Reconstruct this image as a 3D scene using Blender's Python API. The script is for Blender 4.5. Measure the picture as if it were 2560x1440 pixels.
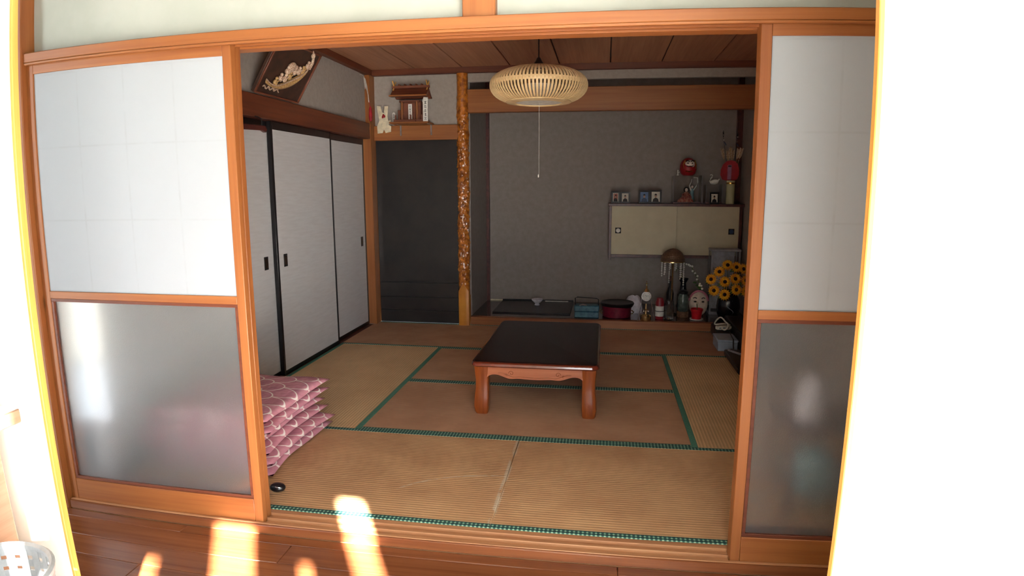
import bpy, bmesh, math, random
from mathutils import Vector, Matrix, noise
random.seed(7)
for o in list(bpy.data.objects): bpy.data.objects.remove(o)
sc = bpy.context.scene
COL = sc.collection
PI = math.pi

# ------------------------------------------------------------------ camera
cd = bpy.data.cameras.new('camera'); cam = bpy.data.objects.new('camera', cd); COL.objects.link(cam)
def rotm(rx, ry, rz):
    return Matrix.Rotation(rz, 3, 'Z') @ Matrix.Rotation(rx, 3, 'X') @ Matrix.Rotation(ry, 3, 'Y')
R = rotm(-.1622, .0016, .1471)
right, fwd, up = R.col[0], R.col[1], R.col[2]
cam.matrix_world = Matrix(((right[0], up[0], -fwd[0], 2.2196), (right[1], up[1], -fwd[1], -2.2094),
                           (right[2], up[2], -fwd[2], 1.3291), (0, 0, 0, 1)))
cd.type = 'PANO'
cd.sensor_fit = 'HORIZONTAL'; cd.sensor_width = 36.0
pc = cd if hasattr(cd, 'panorama_type') else cd.cycles
pc.panorama_type = 'FISHEYE_LENS_POLYNOMIAL'
pc.fisheye_fov = 3.0
for i, k in enumerate((0.0, 0.04539691, 0.00015417213, -4.7143054e-05, 1.2442985e-06)):
    setattr(pc, 'fisheye_polynomial_k%d' % i, -k)
cd.clip_start = .02
sc.camera = cam

# ------------------------------------------------------------------ light
w = bpy.data.worlds.new('sky'); sc.world = w; w.use_nodes = True
bg = w.node_tree.nodes['Background']
bg.inputs[0].default_value = (.86, .93, 1.0, 1); bg.inputs[1].default_value = 6.0
sd = bpy.data.lights.new('sun', 'SUN'); sun = bpy.data.objects.new('sun', sd); COL.objects.link(sun)
sd.energy = 80; sd.angle = math.radians(.9); sd.color = (1, .975, .93)
SUN = Vector((-.505, .863, -.53)).normalized()
sun.rotation_euler = SUN.to_track_quat('-Z', 'Y').to_euler(); sun.location = (6, -8, 6)
pl = bpy.data.lights.new('window_portal', 'AREA'); plo = bpy.data.objects.new('window_portal', pl); COL.objects.link(plo)
pl.shape = 'RECTANGLE'; pl.size = 2.38; pl.size_y = 2.36; pl.cycles.is_portal = True
plo.location = (3.21, -3.24, 1.16); plo.rotation_euler = (math.radians(90), 0, 0)
sc.view_settings.view_transform = 'Standard'; sc.view_settings.look = 'None'
sc.view_settings.gamma = 1.0; sc.view_settings.use_curve_mapping = False
sc.view_settings.exposure = 1.15

# ------------------------------------------------------------------ materials
def lin(c):
    return tuple(((v / 255) / 12.92 if v / 255 <= .04045 else ((v / 255 + .055) / 1.055) ** 2.4) for v in c) + (1,)
MATS = {}
def newmat(name):
    m = bpy.data.materials.new(name); m.use_nodes = True
    nt = m.node_tree; b = nt.nodes['Principled BSDF']; MATS[name] = m
    return m, nt, b
def node(nt, t, **kw):
    n = nt.nodes.new(t)
    for k, v in kw.items():
        if k == 'op': n.operation = v
        else: setattr(n, k, v)
    return n
def mth(nt, op, a, b=None, c=None):
    n = nt.nodes.new('ShaderNodeMath'); n.operation = op
    for i, v in enumerate((a, b, c)):
        if v is None: continue
        if isinstance(v, (int, float)): n.inputs[i].default_value = v
        else: nt.links.new(v, n.inputs[i])
    return n.outputs[0]
def mixc(nt, fac, a, b):
    n = nt.nodes.new('ShaderNodeMix'); n.data_type = 'RGBA'
    for idx, v in ((0, fac), (6, a), (7, b)):
        if isinstance(v, (int, float)): n.inputs[idx].default_value = v
        elif isinstance(v, tuple): n.inputs[idx].default_value = v
        else: nt.links.new(v, n.inputs[idx])
    return n.outputs[2]
def coords(nt, scale=(1, 1, 1), world=False):
    if world: src = nt.nodes.new('ShaderNodeNewGeometry').outputs['Position']
    else: src = nt.nodes.new('ShaderNodeTexCoord').outputs['Object']
    mp = nt.nodes.new('ShaderNodeMapping'); mp.inputs['Scale'].default_value = scale
    nt.links.new(src, mp.inputs['Vector']); return mp.outputs[0]
def nz(nt, vec, scale, detail=4, rough=.6):
    n = nt.nodes.new('ShaderNodeTexNoise'); n.inputs['Scale'].default_value = scale
    n.inputs['Detail'].default_value = detail; n.inputs['Roughness'].default_value = rough
    nt.links.new(vec, n.inputs['Vector']); return n.outputs['Fac']
def smooth(nt, v, lo, hi):
    n = nt.nodes.new('ShaderNodeMapRange'); n.interpolation_type = 'SMOOTHSTEP'
    nt.links.new(v, n.inputs[0]); n.inputs[1].default_value = lo; n.inputs[2].default_value = hi
    return n.outputs[0]
def bump(nt, b, h, strength=.2, dist=.01):
    n = nt.nodes.new('ShaderNodeBump'); n.inputs['Strength'].default_value = strength
    n.inputs['Distance'].default_value = dist; nt.links.new(h, n.inputs['Height'])
    nt.links.new(n.outputs[0], b.inputs['Normal'])

def plain(name, c, rough=.6, metal=0, c2=None, scale=25, bmp=0, coat=0, spec=.5, stretch=(1, 1, 1)):
    m, nt, b = newmat(name)
    b.inputs['Roughness'].default_value = rough; b.inputs['Metallic'].default_value = metal
    b.inputs['Specular IOR Level'].default_value = spec; b.inputs['Coat Weight'].default_value = coat
    b.inputs['Coat Roughness'].default_value = .08
    v = coords(nt, stretch); f = nz(nt, v, scale)
    if c2 is None: c2 = tuple(int(x * .88) for x in c)
    nt.links.new(mixc(nt, smooth(nt, f, .3, .7), lin(c), lin(c2)), b.inputs['Base Color'])
    if bmp: bump(nt, b, f, bmp, .005)
    return m
def wood(name, c, c2, axis, rough=.45, knots=False, coat=0, gscale=1.0, spec=.5):
    m, nt, b = newmat(name)
    b.inputs['Roughness'].default_value = rough; b.inputs['Coat Weight'].default_value = coat
    b.inputs['Specular IOR Level'].default_value = spec
    b.inputs['Coat Roughness'].default_value = .12
    s = {'X': (1.2, 45, 45), 'Y': (45, 1.2, 45), 'Z': (45, 45, 1.2)}[axis]
    v = coords(nt, tuple(x * gscale for x in s), True)
    f = nz(nt, v, 1.0, 5, .65)
    s2 = {'X': (.7, 9, 9), 'Y': (9, .7, 9), 'Z': (9, 9, .7)}[axis]
    f2 = nz(nt, coords(nt, s2, True), 1.0, 2)
    fac = mth(nt, 'ADD', mth(nt, 'MULTIPLY', smooth(nt, f, .35, .7), .6), mth(nt, 'MULTIPLY', smooth(nt, f2, .35, .65), .4))
    col = mixc(nt, fac, lin(c), lin(c2))
    if knots:
        s3 = {'X': (1.1, 3.5, 3.5), 'Y': (3.5, 1.1, 3.5), 'Z': (3.5, 3.5, 1.1)}[axis]
        vo = nt.nodes.new('ShaderNodeTexVoronoi'); vo.inputs['Scale'].default_value = 1.6
        nt.links.new(coords(nt, s3, True), vo.inputs['Vector'])
        k = mth(nt, 'SUBTRACT', 1.0, smooth(nt, vo.outputs['Distance'], .02, .09))
        col = mixc(nt, mth(nt, 'MULTIPLY', k, .6), col, lin(tuple(int(x * .45) for x in c2)))
    nt.links.new(col, b.inputs['Base Color'])
    bump(nt, b, f, .12, .003)
    return m

for ax in 'XYZ':
    wood('cedar_' + ax, (158, 99, 52), (134, 76, 37), ax, .42, knots=True)
    wood('redwood_' + ax, (116, 62, 40), (88, 44, 28), ax, .45, knots=True)
    wood('gold_' + ax, (222, 172, 92), (196, 138, 62), ax, .4)
wood('sill_wood', (196, 146, 104), (168, 116, 80), 'X', .45)  # lighter than the cedar: strong light on the sill put into colour
wood('corridor_wood', (136, 82, 50), (106, 58, 34), 'X', .22, gscale=.8)
wood('ceiling_wood', (186, 132, 100), (160, 108, 80), 'Y', .55)
wood('table_wood', (140, 68, 26), (104, 44, 16), 'Z', .22, coat=.6)
wood('apron_wood', (166, 98, 66), (136, 72, 46), 'X', .2, coat=.6)
wood('washed_wood', (182, 148, 122), (158, 122, 98), 'Y', .5)
wood('shrine_wood', (126, 70, 46), (98, 50, 32), 'X', .6)
wood('lacquer_floor', (62, 26, 22), (44, 18, 18), 'X', .07, coat=.5)
plain('table_top', (34, 18, 17), .3, c2=(28, 15, 14), spec=.22)
plain('edge_red', (104, 38, 22), .18, coat=.7)
plain('plaster_cream', (174, 178, 170), .9, c2=(167, 172, 163), scale=6)
plain('plaster_inner', (163, 154, 146), .95, c2=(154, 146, 137), scale=30, bmp=.06)
plain('plaster_alcove', (152, 142, 136), .95, c2=(142, 134, 127), scale=18, bmp=.06)
plain('dark_panel', (42, 37, 34), .35, c2=(28, 26, 26), scale=4)
plain('white_wall', (244, 245, 240), .85, c2=(238, 240, 234), scale=4)
plain('door_white', (232, 234, 232), .85, c2=(228, 230, 227), scale=4)
plain('white_ceiling', (240, 240, 234), .9)
plain('fusuma_paper', (200, 199, 199), .85, c2=(193, 191, 191), scale=60, stretch=(1, .10, 1))
plain('black_lacquer', (20, 18, 20), .3, c2=(14, 12, 14))
plain('black_plastic', (18, 18, 22), .35)
plain('black_iron', (26, 24, 24), .45)
plain('bronze', (70, 52, 38), .4, metal=.6)
plain('cabinet_panel', (206, 196, 168), .8, c2=(196, 186, 158), scale=5)
plain('rosewood', (92, 42, 34), .4, c2=(66, 28, 26))
plain('steel', (190, 190, 190), .3, metal=.9)
plain('paper_white', (235, 232, 224), .85)
plain('paper_cream', (226, 214, 184), .85)
plain('red_paint', (168, 24, 30), .4)
plain('red_paper', (176, 22, 36), .6, c2=(150, 14, 30))
plain('red_plastic', (214, 26, 38), .3)
plain('maroon', (110, 26, 46), .3, c2=(88, 16, 38))
plain('ink', (24, 22, 24), .7)
plain('gold', (222, 180, 96), .25, metal=.9)
plain('brass', (232, 206, 150), .2, metal=.95)
plain('silver', (220, 220, 225), .15, metal=.95)
plain('skin_white', (232, 214, 200), .5)
plain('teal', (70, 120, 134), .4, c2=(40, 84, 110))
plain('teal_dark', (28, 52, 92), .4)
plain('cloth_white', (226, 222, 232), .9)
plain('mauve_cloth', (170, 120, 150), .9)
plain('doll_red', (150, 60, 56), .8, c2=(200, 150, 130), scale=60)
plain('doll_blue', (150, 190, 200), .8)
plain('glass_green', (90, 104, 96), .2, c2=(66, 80, 76))
plain('cream_tube', (206, 202, 160), .4, c2=(186, 182, 140), scale=10, stretch=(1, 1, .1))
plain('feather', (206, 186, 170), .8, c2=(150, 120, 96), scale=90)
plain('bamboo_slat', (232, 206, 158), .5, c2=(214, 182, 130), scale=20)
plain('lamp_diffuser', (236, 232, 222), .6)
plain('rattan_brown', (120, 92, 66), .5, c2=(90, 66, 48), scale=80)
plain('petal_yellow', (240, 176, 18), .6, c2=(214, 130, 8), scale=40)
plain('sun_center', (48, 28, 14), .9)
plain('leaf_green', (74, 100, 34), .6, c2=(50, 76, 26))
plain('vase_black', (20, 22, 34), .25)
plain('mask_white', (226, 208, 190), .45)
plain('mask_pink', (200, 120, 140), .6)
plain('grey_blue_box', (158, 172, 192), .4, c2=(140, 156, 178))
plain('cable_white', (228, 226, 214), .5)
plain('case_grey', (150, 150, 158), .5)
plain('case_panel', (206, 206, 218), .5)
plain('pearl', (240, 236, 230), .15)
plain('can_red', (140, 28, 38), .4)
plain('basket_white', (172, 178, 182), .5)
plain('basket_grey', (130, 136, 140), .6)
plain('blocker_white', (235, 235, 230), .9)
plain('relief_board', (74, 50, 38), .6, c2=(54, 36, 28), scale=12)
plain('relief_gold', (200, 166, 110), .5, c2=(150, 110, 66), scale=120)
plain('relief_cream', (222, 208, 180), .6, c2=(150, 90, 70), scale=160)
plain('photo_bg', (214, 208, 194), .6)
plain('photo_blue', (96, 124, 168), .6)
plain('photo_skin', (176, 140, 118), .6)
plain('ground_concrete', (176, 172, 162), .9)
plain('living_floor', (128, 120, 112), .5, c2=(118, 108, 100), stretch=(.2, 3, 1))
plain('amber_wood', (206, 124, 44), .30, c2=(120, 58, 16), scale=26, coat=.5)
plain('amber_plain', (206, 138, 52), .3, c2=(186, 116, 40), scale=6, coat=.4)

def glassmat(name, rough, col=(.93, .96, .96, 1), ior=1.45, bmp=0, bscale=300):
    m, nt, b = newmat(name)
    b.inputs['Base Color'].default_value = col
    b.inputs['Roughness'].default_value = rough; b.inputs['IOR'].default_value = ior
    b.inputs['Transmission Weight'].default_value = 1.0
    if bmp: bump(nt, b, nz(nt, coords(nt), bscale, 2), bmp, .002)
    return m
m_f = glassmat('frosted_glass', .29, (.96, .98, .98, 1), 1.2, .55, 240)
_nt = m_f.node_tree; _d = _nt.nodes.new('ShaderNodeBsdfDiffuse'); _d.inputs[0].default_value = (.78, .86, .90, 1)
_p = _nt.nodes['Principled BSDF']; _p.inputs['Coat Weight'].default_value = 1.0; _p.inputs['Coat Roughness'].default_value = .12
glassmat('ribbed_glass', .06, (.97, .98, .98, 1), 1.15)
_m = _nt.nodes.new('ShaderNodeMixShader'); _m.inputs[0].default_value = .05
_nt.links.new(_nt.nodes['Principled BSDF'].outputs[0], _m.inputs[1]); _nt.links.new(_d.outputs[0], _m.inputs[2]); _nt.links.new(_m.outputs[0], _nt.nodes['Material Output'].inputs[0])
glassmat('clear_glass', .03, (.97, .98, .98, 1), 1.2)
glassmat('crystal', .05, (.95, .96, .98, 1), 1.45)

def paper_mat():
    m, nt, b = newmat('shoji_paper')
    b.inputs['Base Color'].default_value = lin((238, 240, 242)); b.inputs['Roughness'].default_value = .9
    v = coords(nt)
    sep = nt.nodes.new('ShaderNodeSeparateXYZ'); nt.links.new(v, sep.inputs[0])
    # faint shade of the lattice behind the paper, painted as darker lines (local x from paper edge, z)
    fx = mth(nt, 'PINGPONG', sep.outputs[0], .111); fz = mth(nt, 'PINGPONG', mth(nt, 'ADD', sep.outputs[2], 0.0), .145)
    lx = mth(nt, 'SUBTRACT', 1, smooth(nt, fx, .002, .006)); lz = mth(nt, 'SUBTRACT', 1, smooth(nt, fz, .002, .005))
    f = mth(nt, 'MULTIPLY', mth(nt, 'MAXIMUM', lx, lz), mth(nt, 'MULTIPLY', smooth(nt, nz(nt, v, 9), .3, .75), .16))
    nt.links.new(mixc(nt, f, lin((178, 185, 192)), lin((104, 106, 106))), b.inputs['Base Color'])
    tr = nt.nodes.new('ShaderNodeBsdfTranslucent'); tr.inputs[0].default_value = (.9, .9, .9, 1)
    mx = nt.nodes.new('ShaderNodeMixShader'); mx.inputs[0].default_value = .22
    out = nt.nodes['Material Output']
    nt.links.new(b.outputs[0], mx.inputs[1]); nt.links.new(tr.outputs[0], mx.inputs[2]); nt.links.new(mx.outputs[0], out.inputs[0])
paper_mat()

def tatami_mat(name, c, c2, axis, worn):
    m, nt, b = newmat(name)
    b.inputs['Roughness'].default_value = .62; b.inputs['Specular IOR Level'].default_value = .35
    v = coords(nt, (1, 1, 1), True)
    sep = nt.nodes.new('ShaderNodeSeparateXYZ'); nt.links.new(v, sep.inputs[0])
    t = sep.outputs[1] if axis == 'X' else sep.outputs[0]
    ridge = mth(nt, 'SINE', mth(nt, 'MULTIPLY', t, 2 * PI / .018))
    big = nz(nt, coords(nt, (2, 2, 2), True), 1.5, 4)
    fine = nz(nt, coords(nt, (8, 110, 1) if axis == 'X' else (110, 8, 1), True), 1.0, 3)
    col = mixc(nt, smooth(nt, big, .3, .7), lin(c), lin(c2))
    col = mixc(nt, mth(nt, 'MULTIPLY', smooth(nt, fine, .45, .75), .25), col, lin(tuple(int(x * .8) for x in c2)))
    col = mixc(nt, mth(nt, 'MULTIPLY', smooth(nt, ridge, -.2, .9), .38), col, lin(tuple(int(x * .72) for x in c2)))
    spots = nz(nt, coords(nt, (26, 70, 1), True), 1.0, 3, .7)
    fleck = smooth(nt, spots, .70, .78)
    if worn:
        # frayed pale edge at the butt joint and a pale curved scuff
        dx = mth(nt, 'ABSOLUTE', mth(nt, 'SUBTRACT', sep.outputs[0], 1.797))
        fr = mth(nt, 'MULTIPLY', mth(nt, 'SUBTRACT', 1, smooth(nt, dx, .006, .016)), smooth(nt, nz(nt, coords(nt, (30, 6, 1), True), 1.2, 3), .42, .56))
        col = mixc(nt, mth(nt, 'MULTIPLY', fr, .85), col, lin((206, 190, 164)))
        ex = mth(nt, 'SUBTRACT', sep.outputs[0], 1.80); ey = mth(nt, 'SUBTRACT', sep.outputs[1], .10)
        rr = mth(nt, 'SQRT', mth(nt, 'ADD', mth(nt, 'MULTIPLY', mth(nt, 'MULTIPLY', ex, ex), .45), mth(nt, 'MULTIPLY', ey, ey)))
        ring = mth(nt, 'SUBTRACT', 1, smooth(nt, mth(nt, 'ABSOLUTE', mth(nt, 'SUBTRACT', rr, .35)), .003, .008))
        ring = mth(nt, 'MULTIPLY', ring, mth(nt, 'MULTIPLY', smooth(nt, mth(nt, 'SUBTRACT', 1.8, sep.outputs[0]), 0, .02), smooth(nt, ey, .12, .2)))
        ring = mth(nt, 'MULTIPLY', ring, smooth(nt, nz(nt, coords(nt, (20, 20, 1), True), 1.0, 3), .35, .6))
        col = mixc(nt, mth(nt, 'MULTIPLY', ring, .7), col, lin((206, 190, 164)))
    col = mixc(nt, mth(nt, 'MULTIPLY', fleck, .5), col, lin((206, 176, 140)))
    nt.links.new(col, b.inputs['Base Color'])
    bump(nt, b, ridge, .25, .002)
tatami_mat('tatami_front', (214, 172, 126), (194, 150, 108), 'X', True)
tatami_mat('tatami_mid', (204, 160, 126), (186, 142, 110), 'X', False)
tatami_mat('tatami_side', (228, 194, 146), (214, 178, 132), 'Y', False)  # paler side mats: sheen of the turned weave put into base colour

def heri_mat(name, axis):
    m, nt, b = newmat(name); b.inputs['Roughness'].default_value = .7
    sep = nt.nodes.new('ShaderNodeSeparateXYZ'); nt.links.new(coords(nt, (1, 1, 1), True), sep.inputs[0])
    u, v = (sep.outputs[0], sep.outputs[1]) if axis == 'X' else (sep.outputs[1], sep.outputs[0])
    a = mth(nt, 'SINE', mth(nt, 'ADD', mth(nt, 'MULTIPLY', u, 2 * PI / .034), mth(nt, 'MULTIPLY', v, 2 * PI / .034)))
    c = mth(nt, 'SINE', mth(nt, 'SUBTRACT', mth(nt, 'MULTIPLY', u, 2 * PI / .034), mth(nt, 'MULTIPLY', v, 2 * PI / .034)))
    k = mth(nt, 'MULTIPLY', a, c)
    col = mixc(nt, smooth(nt, k, -.2, .2), lin((26, 66, 66)), lin((70, 124, 108)))
    col = mixc(nt, smooth(nt, k, .45, .7), col, lin((170, 206, 178)))
    nt.links.new(col, b.inputs['Base Color'])
heri_mat('heri_X', 'X'); heri_mat('heri_Y', 'Y')
plain('heri_plain', (84, 142, 118), .7, c2=(62, 118, 104), scale=120)

def cushion_mat():
    m, nt, b = newmat('cushion_cloth'); b.inputs['Roughness'].default_value = .85
    sep = nt.nodes.new('ShaderNodeSeparateXYZ'); nt.links.new(coords(nt), sep.inputs[0])
    u = mth(nt, 'MULTIPLY', mth(nt, 'ADD', sep.outputs[1], 5.0), 1 / .125)
    vv = mth(nt, 'MULTIPLY', mth(nt, 'ADD', mth(nt, 'ADD', sep.outputs[0], mth(nt, 'MULTIPLY', sep.outputs[2], .15)), 5.0), 1 / .095)
    row = mth(nt, 'FLOOR', vv)
    fu = mth(nt, 'SUBTRACT', mth(nt, 'FRACT', mth(nt, 'ADD', u, mth(nt, 'MULTIPLY', mth(nt, 'MODULO', row, 2.0), .5))), .5)
    fv = mth(nt, 'FRACT', vv)
    fu2 = mth(nt, 'MULTIPLY', fu, 2.0)
    d = mth(nt, 'SQRT', mth(nt, 'ADD', mth(nt, 'MULTIPLY', fu2, fu2), mth(nt, 'MULTIPLY', fv, fv)))
    line = mth(nt, 'SUBTRACT', 1, smooth(nt, mth(nt, 'ABSOLUTE', mth(nt, 'SUBTRACT', d, .95)), .022, .055))
    base = mixc(nt, smooth(nt, nz(nt, coords(nt), 12), .3, .7), lin((204, 140, 152)), lin((184, 120, 136)))
    nt.links.new(mixc(nt, line, base, lin((244, 232, 226))), b.inputs['Base Color'])
    bump(nt, b, nz(nt, coords(nt), 14, 2), .5, .02)
cushion_mat()
def sheer():  # translucent sheet for the added sun-blocking panels
    m, nt, b = newmat('sheer_blocker'); b.inputs['Base Color'].default_value = (.85, .85, .83, 1); b.inputs['Roughness'].default_value = .9
    tr = nt.nodes.new('ShaderNodeBsdfTranslucent'); tr.inputs[0].default_value = (.88, .88, .86, 1)
    mx = nt.nodes.new('ShaderNodeMixShader'); mx.inputs[0].default_value = .3
    nt.links.new(b.outputs[0], mx.inputs[1]); nt.links.new(tr.outputs[0], mx.inputs[2]); nt.links.new(mx.outputs[0], nt.nodes['Material Output'].inputs[0])
sheer()

# ------------------------------------------------------------------ mesh helpers
class MB:
    def __init__(s): s.v = []; s.f = []
    def add(s, v, f):
        n = len(s.v); s.v += [tuple(x) for x in v]; s.f += [tuple(i + n for i in q) for q in f]; return s
    def box(s, x0, x1, y0, y1, z0, z1):
        return s.add([(x0, y0, z0), (x1, y0, z0), (x1, y1, z0), (x0, y1, z0), (x0, y0, z1), (x1, y0, z1), (x1, y1, z1), (x0, y1, z1)],
                     [(0, 3, 2, 1), (4, 5, 6, 7), (0, 1, 5, 4), (1, 2, 6, 5), (2, 3, 7, 6), (3, 0, 4, 7)])
    def lathe(s, prof, n=24, c=(0, 0, 0), sx=1, sy=1):
        v = []; f = []
        for r, z in prof:
            for i in range(n):
                a = 2 * PI * i / n; v.append((c[0] + r * math.cos(a) * sx, c[1] + r * math.sin(a) * sy, c[2] + z))
        for j in range(len(prof) - 1):
            for i in range(n):
                k = (i + 1) % n; f.append((j * n + i, j * n + k, (j + 1) * n + k, (j + 1) * n + i))
        closed = tuple(prof[0]) == tuple(prof[-1])
        if prof[0][0] > 1e-6 and not closed: f.append(tuple(reversed(range(n))))
        if prof[-1][0] > 1e-6 and not closed: f.append(tuple((len(prof) - 1) * n + i for i in range(n)))
        return s.add(v, f)
    def tube(s, pts, r, n=8, r2=None):
        pts = [Vector(p) for p in pts]; v = []; f = []
        for i, p in enumerate(pts):
            t = (pts[min(i + 1, len(pts) - 1)] - pts[max(i - 1, 0)]).normalized()
            a = t.cross(Vector((0, 0, 1)) if abs(t.z) < .9 else Vector((1, 0, 0))).normalized(); b = t.cross(a)
            rr = r if r2 is None else r + (r2 - r) * i / (len(pts) - 1)
            for k in range(n):
                an = 2 * PI * k / n; v.append(p + rr * (math.cos(an) * a + math.sin(an) * b))
        for i in range(len(pts) - 1):
            for k in range(n):
                k2 = (k + 1) % n; f.append((i * n + k, i * n + k2, (i + 1) * n + k2, (i + 1) * n + k))
        f.append(tuple(reversed(range(n)))); f.append(tuple((len(pts) - 1) * n + k for k in range(n)))
        return s.add(v, f)
    def ball(s, c, rx, ry=None, rz=None, n=12, m=8):
        ry = ry or rx; rz = rz or rx; v = []; f = []
        for j in range(1, m):
            th = PI * j / m
            for i in range(n):
                a = 2 * PI * i / n; v.append((c[0] + rx * math.sin(th) * math.cos(a), c[1] + ry * math.sin(th) * math.sin(a), c[2] + rz * math.cos(th)))
        v += [(c[0], c[1], c[2] + rz), (c[0], c[1], c[2] - rz)]; T = len(v) - 2
        for j in range(m - 2):
            for i in range(n):
                k = (i + 1) % n; f.append((j * n + i, (j + 1) * n + i, (j + 1) * n + k, j * n + k))
        for i in range(n):
            k = (i + 1) % n; f.append((T, i, k)); f.append((T + 1, (m - 2) * n + k, (m - 2) * n + i))
        return s.add(v, f)
    def prism(s, poly, axis, a0, a1):
        # poly: 2D outline, extruded along axis from a0 to a1
        n = len(poly)
        def P(p, a): return {'X': (a, p[0], p[1]), 'Y': (p[0], a, p[1]), 'Z': (p[0], p[1], a)}[axis]
        v = [P(p, a0) for p in poly] + [P(p, a1) for p in poly]
        f = [tuple(range(n)), tuple(reversed(range(n, 2 * n)))] + [(i, i + n, (i + 1) % n + n, (i + 1) % n) for i in range(n)]
        return s.add(v, f)
    def xf(s, M):
        s.v = [tuple(M @ Vector(p)) for p in s.v]; return s
    def build(s, name, mat, parent=None, smooth=False, bevel=0, seg=1):
        me = bpy.data.meshes.new(name)
        off = parent['_o'] if parent is not None and '_o' in parent else None
        vs = s.v if off is None else [(p[0] - off[0], p[1] - off[1], p[2] - off[2]) for p in s.v]
        me.from_pydata(vs, [], s.f)
        bm = bmesh.new(); bm.from_mesh(me)
        bmesh.ops.recalc_face_normals(bm, faces=bm.faces)
        if bevel:
            es = [e for e in bm.edges if len(e.link_faces) == 2 and e.calc_face_angle(0) > .6]
            bmesh.ops.bevel(bm, geom=es, offset=bevel, segments=seg, affect='EDGES', profile=.5)
        bm.to_mesh(me); bm.free()
        if smooth or bevel:
            for p in me.polygons: p.use_smooth = True
            me.set_sharp_from_angle(angle=math.radians(40))
        me.materials.append(MATS[mat])
        o = bpy.data.objects.new(name, me); COL.objects.link(o)
        if parent is not None:
            o.parent = parent
            if off is not None: o['_o'] = off
        return o
def tag(o, label, cat=None, group=None, kind=None):
    o['label'] = label
    if cat: o['category'] = cat
    if group: o['group'] = group
    if kind: o['kind'] = kind
    return o
def thing(name, loc, label, cat, group=None):
    o = bpy.data.objects.new(name, None); COL.objects.link(o); o.location = loc; o.empty_display_size = .05
    o['_o'] = list(loc); return tag(o, label, cat, group)
def struct(name, label, loc=(0, 0, 0)):
    o = bpy.data.objects.new(name, None); COL.objects.link(o); o.location = loc; o['_o'] = list(loc)
    o['kind'] = 'structure'; o['label'] = label; o['category'] = name.split('_')[0]; return o
def B(name, mat, parent, x0, x1, y0, y1, z0, z1, bevel=0):
    return MB().box(x0, x1, y0, y1, z0, z1).build(name, mat, parent, bevel=bevel)
def S(name, label, mat, x0, x1, y0, y1, z0, z1, bevel=0, cat=None):
    o = B(name, mat, None, x0, x1, y0, y1, z0, z1, bevel)
    o['kind'] = 'structure'; o['label'] = label; o['category'] = cat or name.split('_')[0]; return o
FL = -.042            # corridor floor height (tatami top is z = 0)

# ------------------------------------------------------------------ tatami room floor
fl = struct('floor', 'tatami floor of the room, eight straw mats with green cloth borders')
def mat_(x0, x1, y0, y1, axis, m):
    t = B('tatami_mat', m, fl, x0 + .0006, x1 - .0006, y0 + .0006, y1 - .0006, -.05, 0, .0025)
    h = .031
    if axis == 'X':
        for a, b in ((y0, y0 + h), (y1 - h, y1)):
            B('border', 'heri_X', t, x0 + .001, x1 - .001, a + .0004, b - .0004, -.04, .0016, .001)
    else:
        for a, b in ((x0, x0 + h), (x1 - h, x1)):
            B('border', 'heri_Y' if 0 else 'heri_plain', t, a + .0004, b - .0004, y0 + .001, y1 - .001, -.04, .0016, .001)
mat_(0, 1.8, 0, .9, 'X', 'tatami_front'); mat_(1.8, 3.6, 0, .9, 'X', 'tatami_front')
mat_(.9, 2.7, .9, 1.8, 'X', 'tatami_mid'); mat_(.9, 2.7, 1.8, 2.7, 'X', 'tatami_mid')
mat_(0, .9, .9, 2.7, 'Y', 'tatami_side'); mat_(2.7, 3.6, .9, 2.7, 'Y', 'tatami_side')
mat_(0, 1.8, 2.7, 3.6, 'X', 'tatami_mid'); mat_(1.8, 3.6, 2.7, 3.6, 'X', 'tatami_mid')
B('underlay', 'black_iron', fl, -.1, 3.7, -.02, 3.6, -.09, -.051)
# sill with sliding grooves
sl = struct('trim_1', 'wooden sliding-door sill with parallel grooves along the tatami edge')
B('sill_base', 'sill_wood', sl, -.06, 3.66, -.118, -.001, -.05, -.012)
for a, b in ((-.118, -.104), (-.073, -.062), (-.031, -.002)):
    B('sill_ridge', 'sill_wood', sl, -.06, 3.66, a, b, -.014, 0, .002)
B('sill_nosing', 'corridor_wood', sl, -.06, 3.66, -.126, -.114, FL, -.002, .004)

# ------------------------------------------------------------------ corridor floor
cf = struct('floor_corridor', 'polished brown plank floor of the corridor in front of the sill')
ys = [-.126, -.18, -.30, -.42, -.54, -.66, -.78, -.90, -1.02]
for i in range(len(ys) - 1):
    cuts = [-.9, .55 + .5 * (i % 3), 2.3 + .4 * (i % 2), 4.6]
    for a, b in zip(cuts, cuts[1:]):
        B('plank', 'corridor_wood', cf, a + .0008, b - .0008, ys[i + 1] + .001, ys[i] - .001, FL - .02, FL, .002)
B('subfloor', 'black_iron', cf, -.9, 4.6, -1.02, -.05, FL - .05, FL - .021)
S('floor_living', 'pale wooden floor of the near room', 'living_floor', -.6, 4.6, -3.25, -1.0205, FL - .04, FL - .0005)
S('ground', 'pale concrete ground outside the window', 'ground_concrete', -8, 14, -16, -3.26, -.45, -.40, cat='ground')

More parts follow.
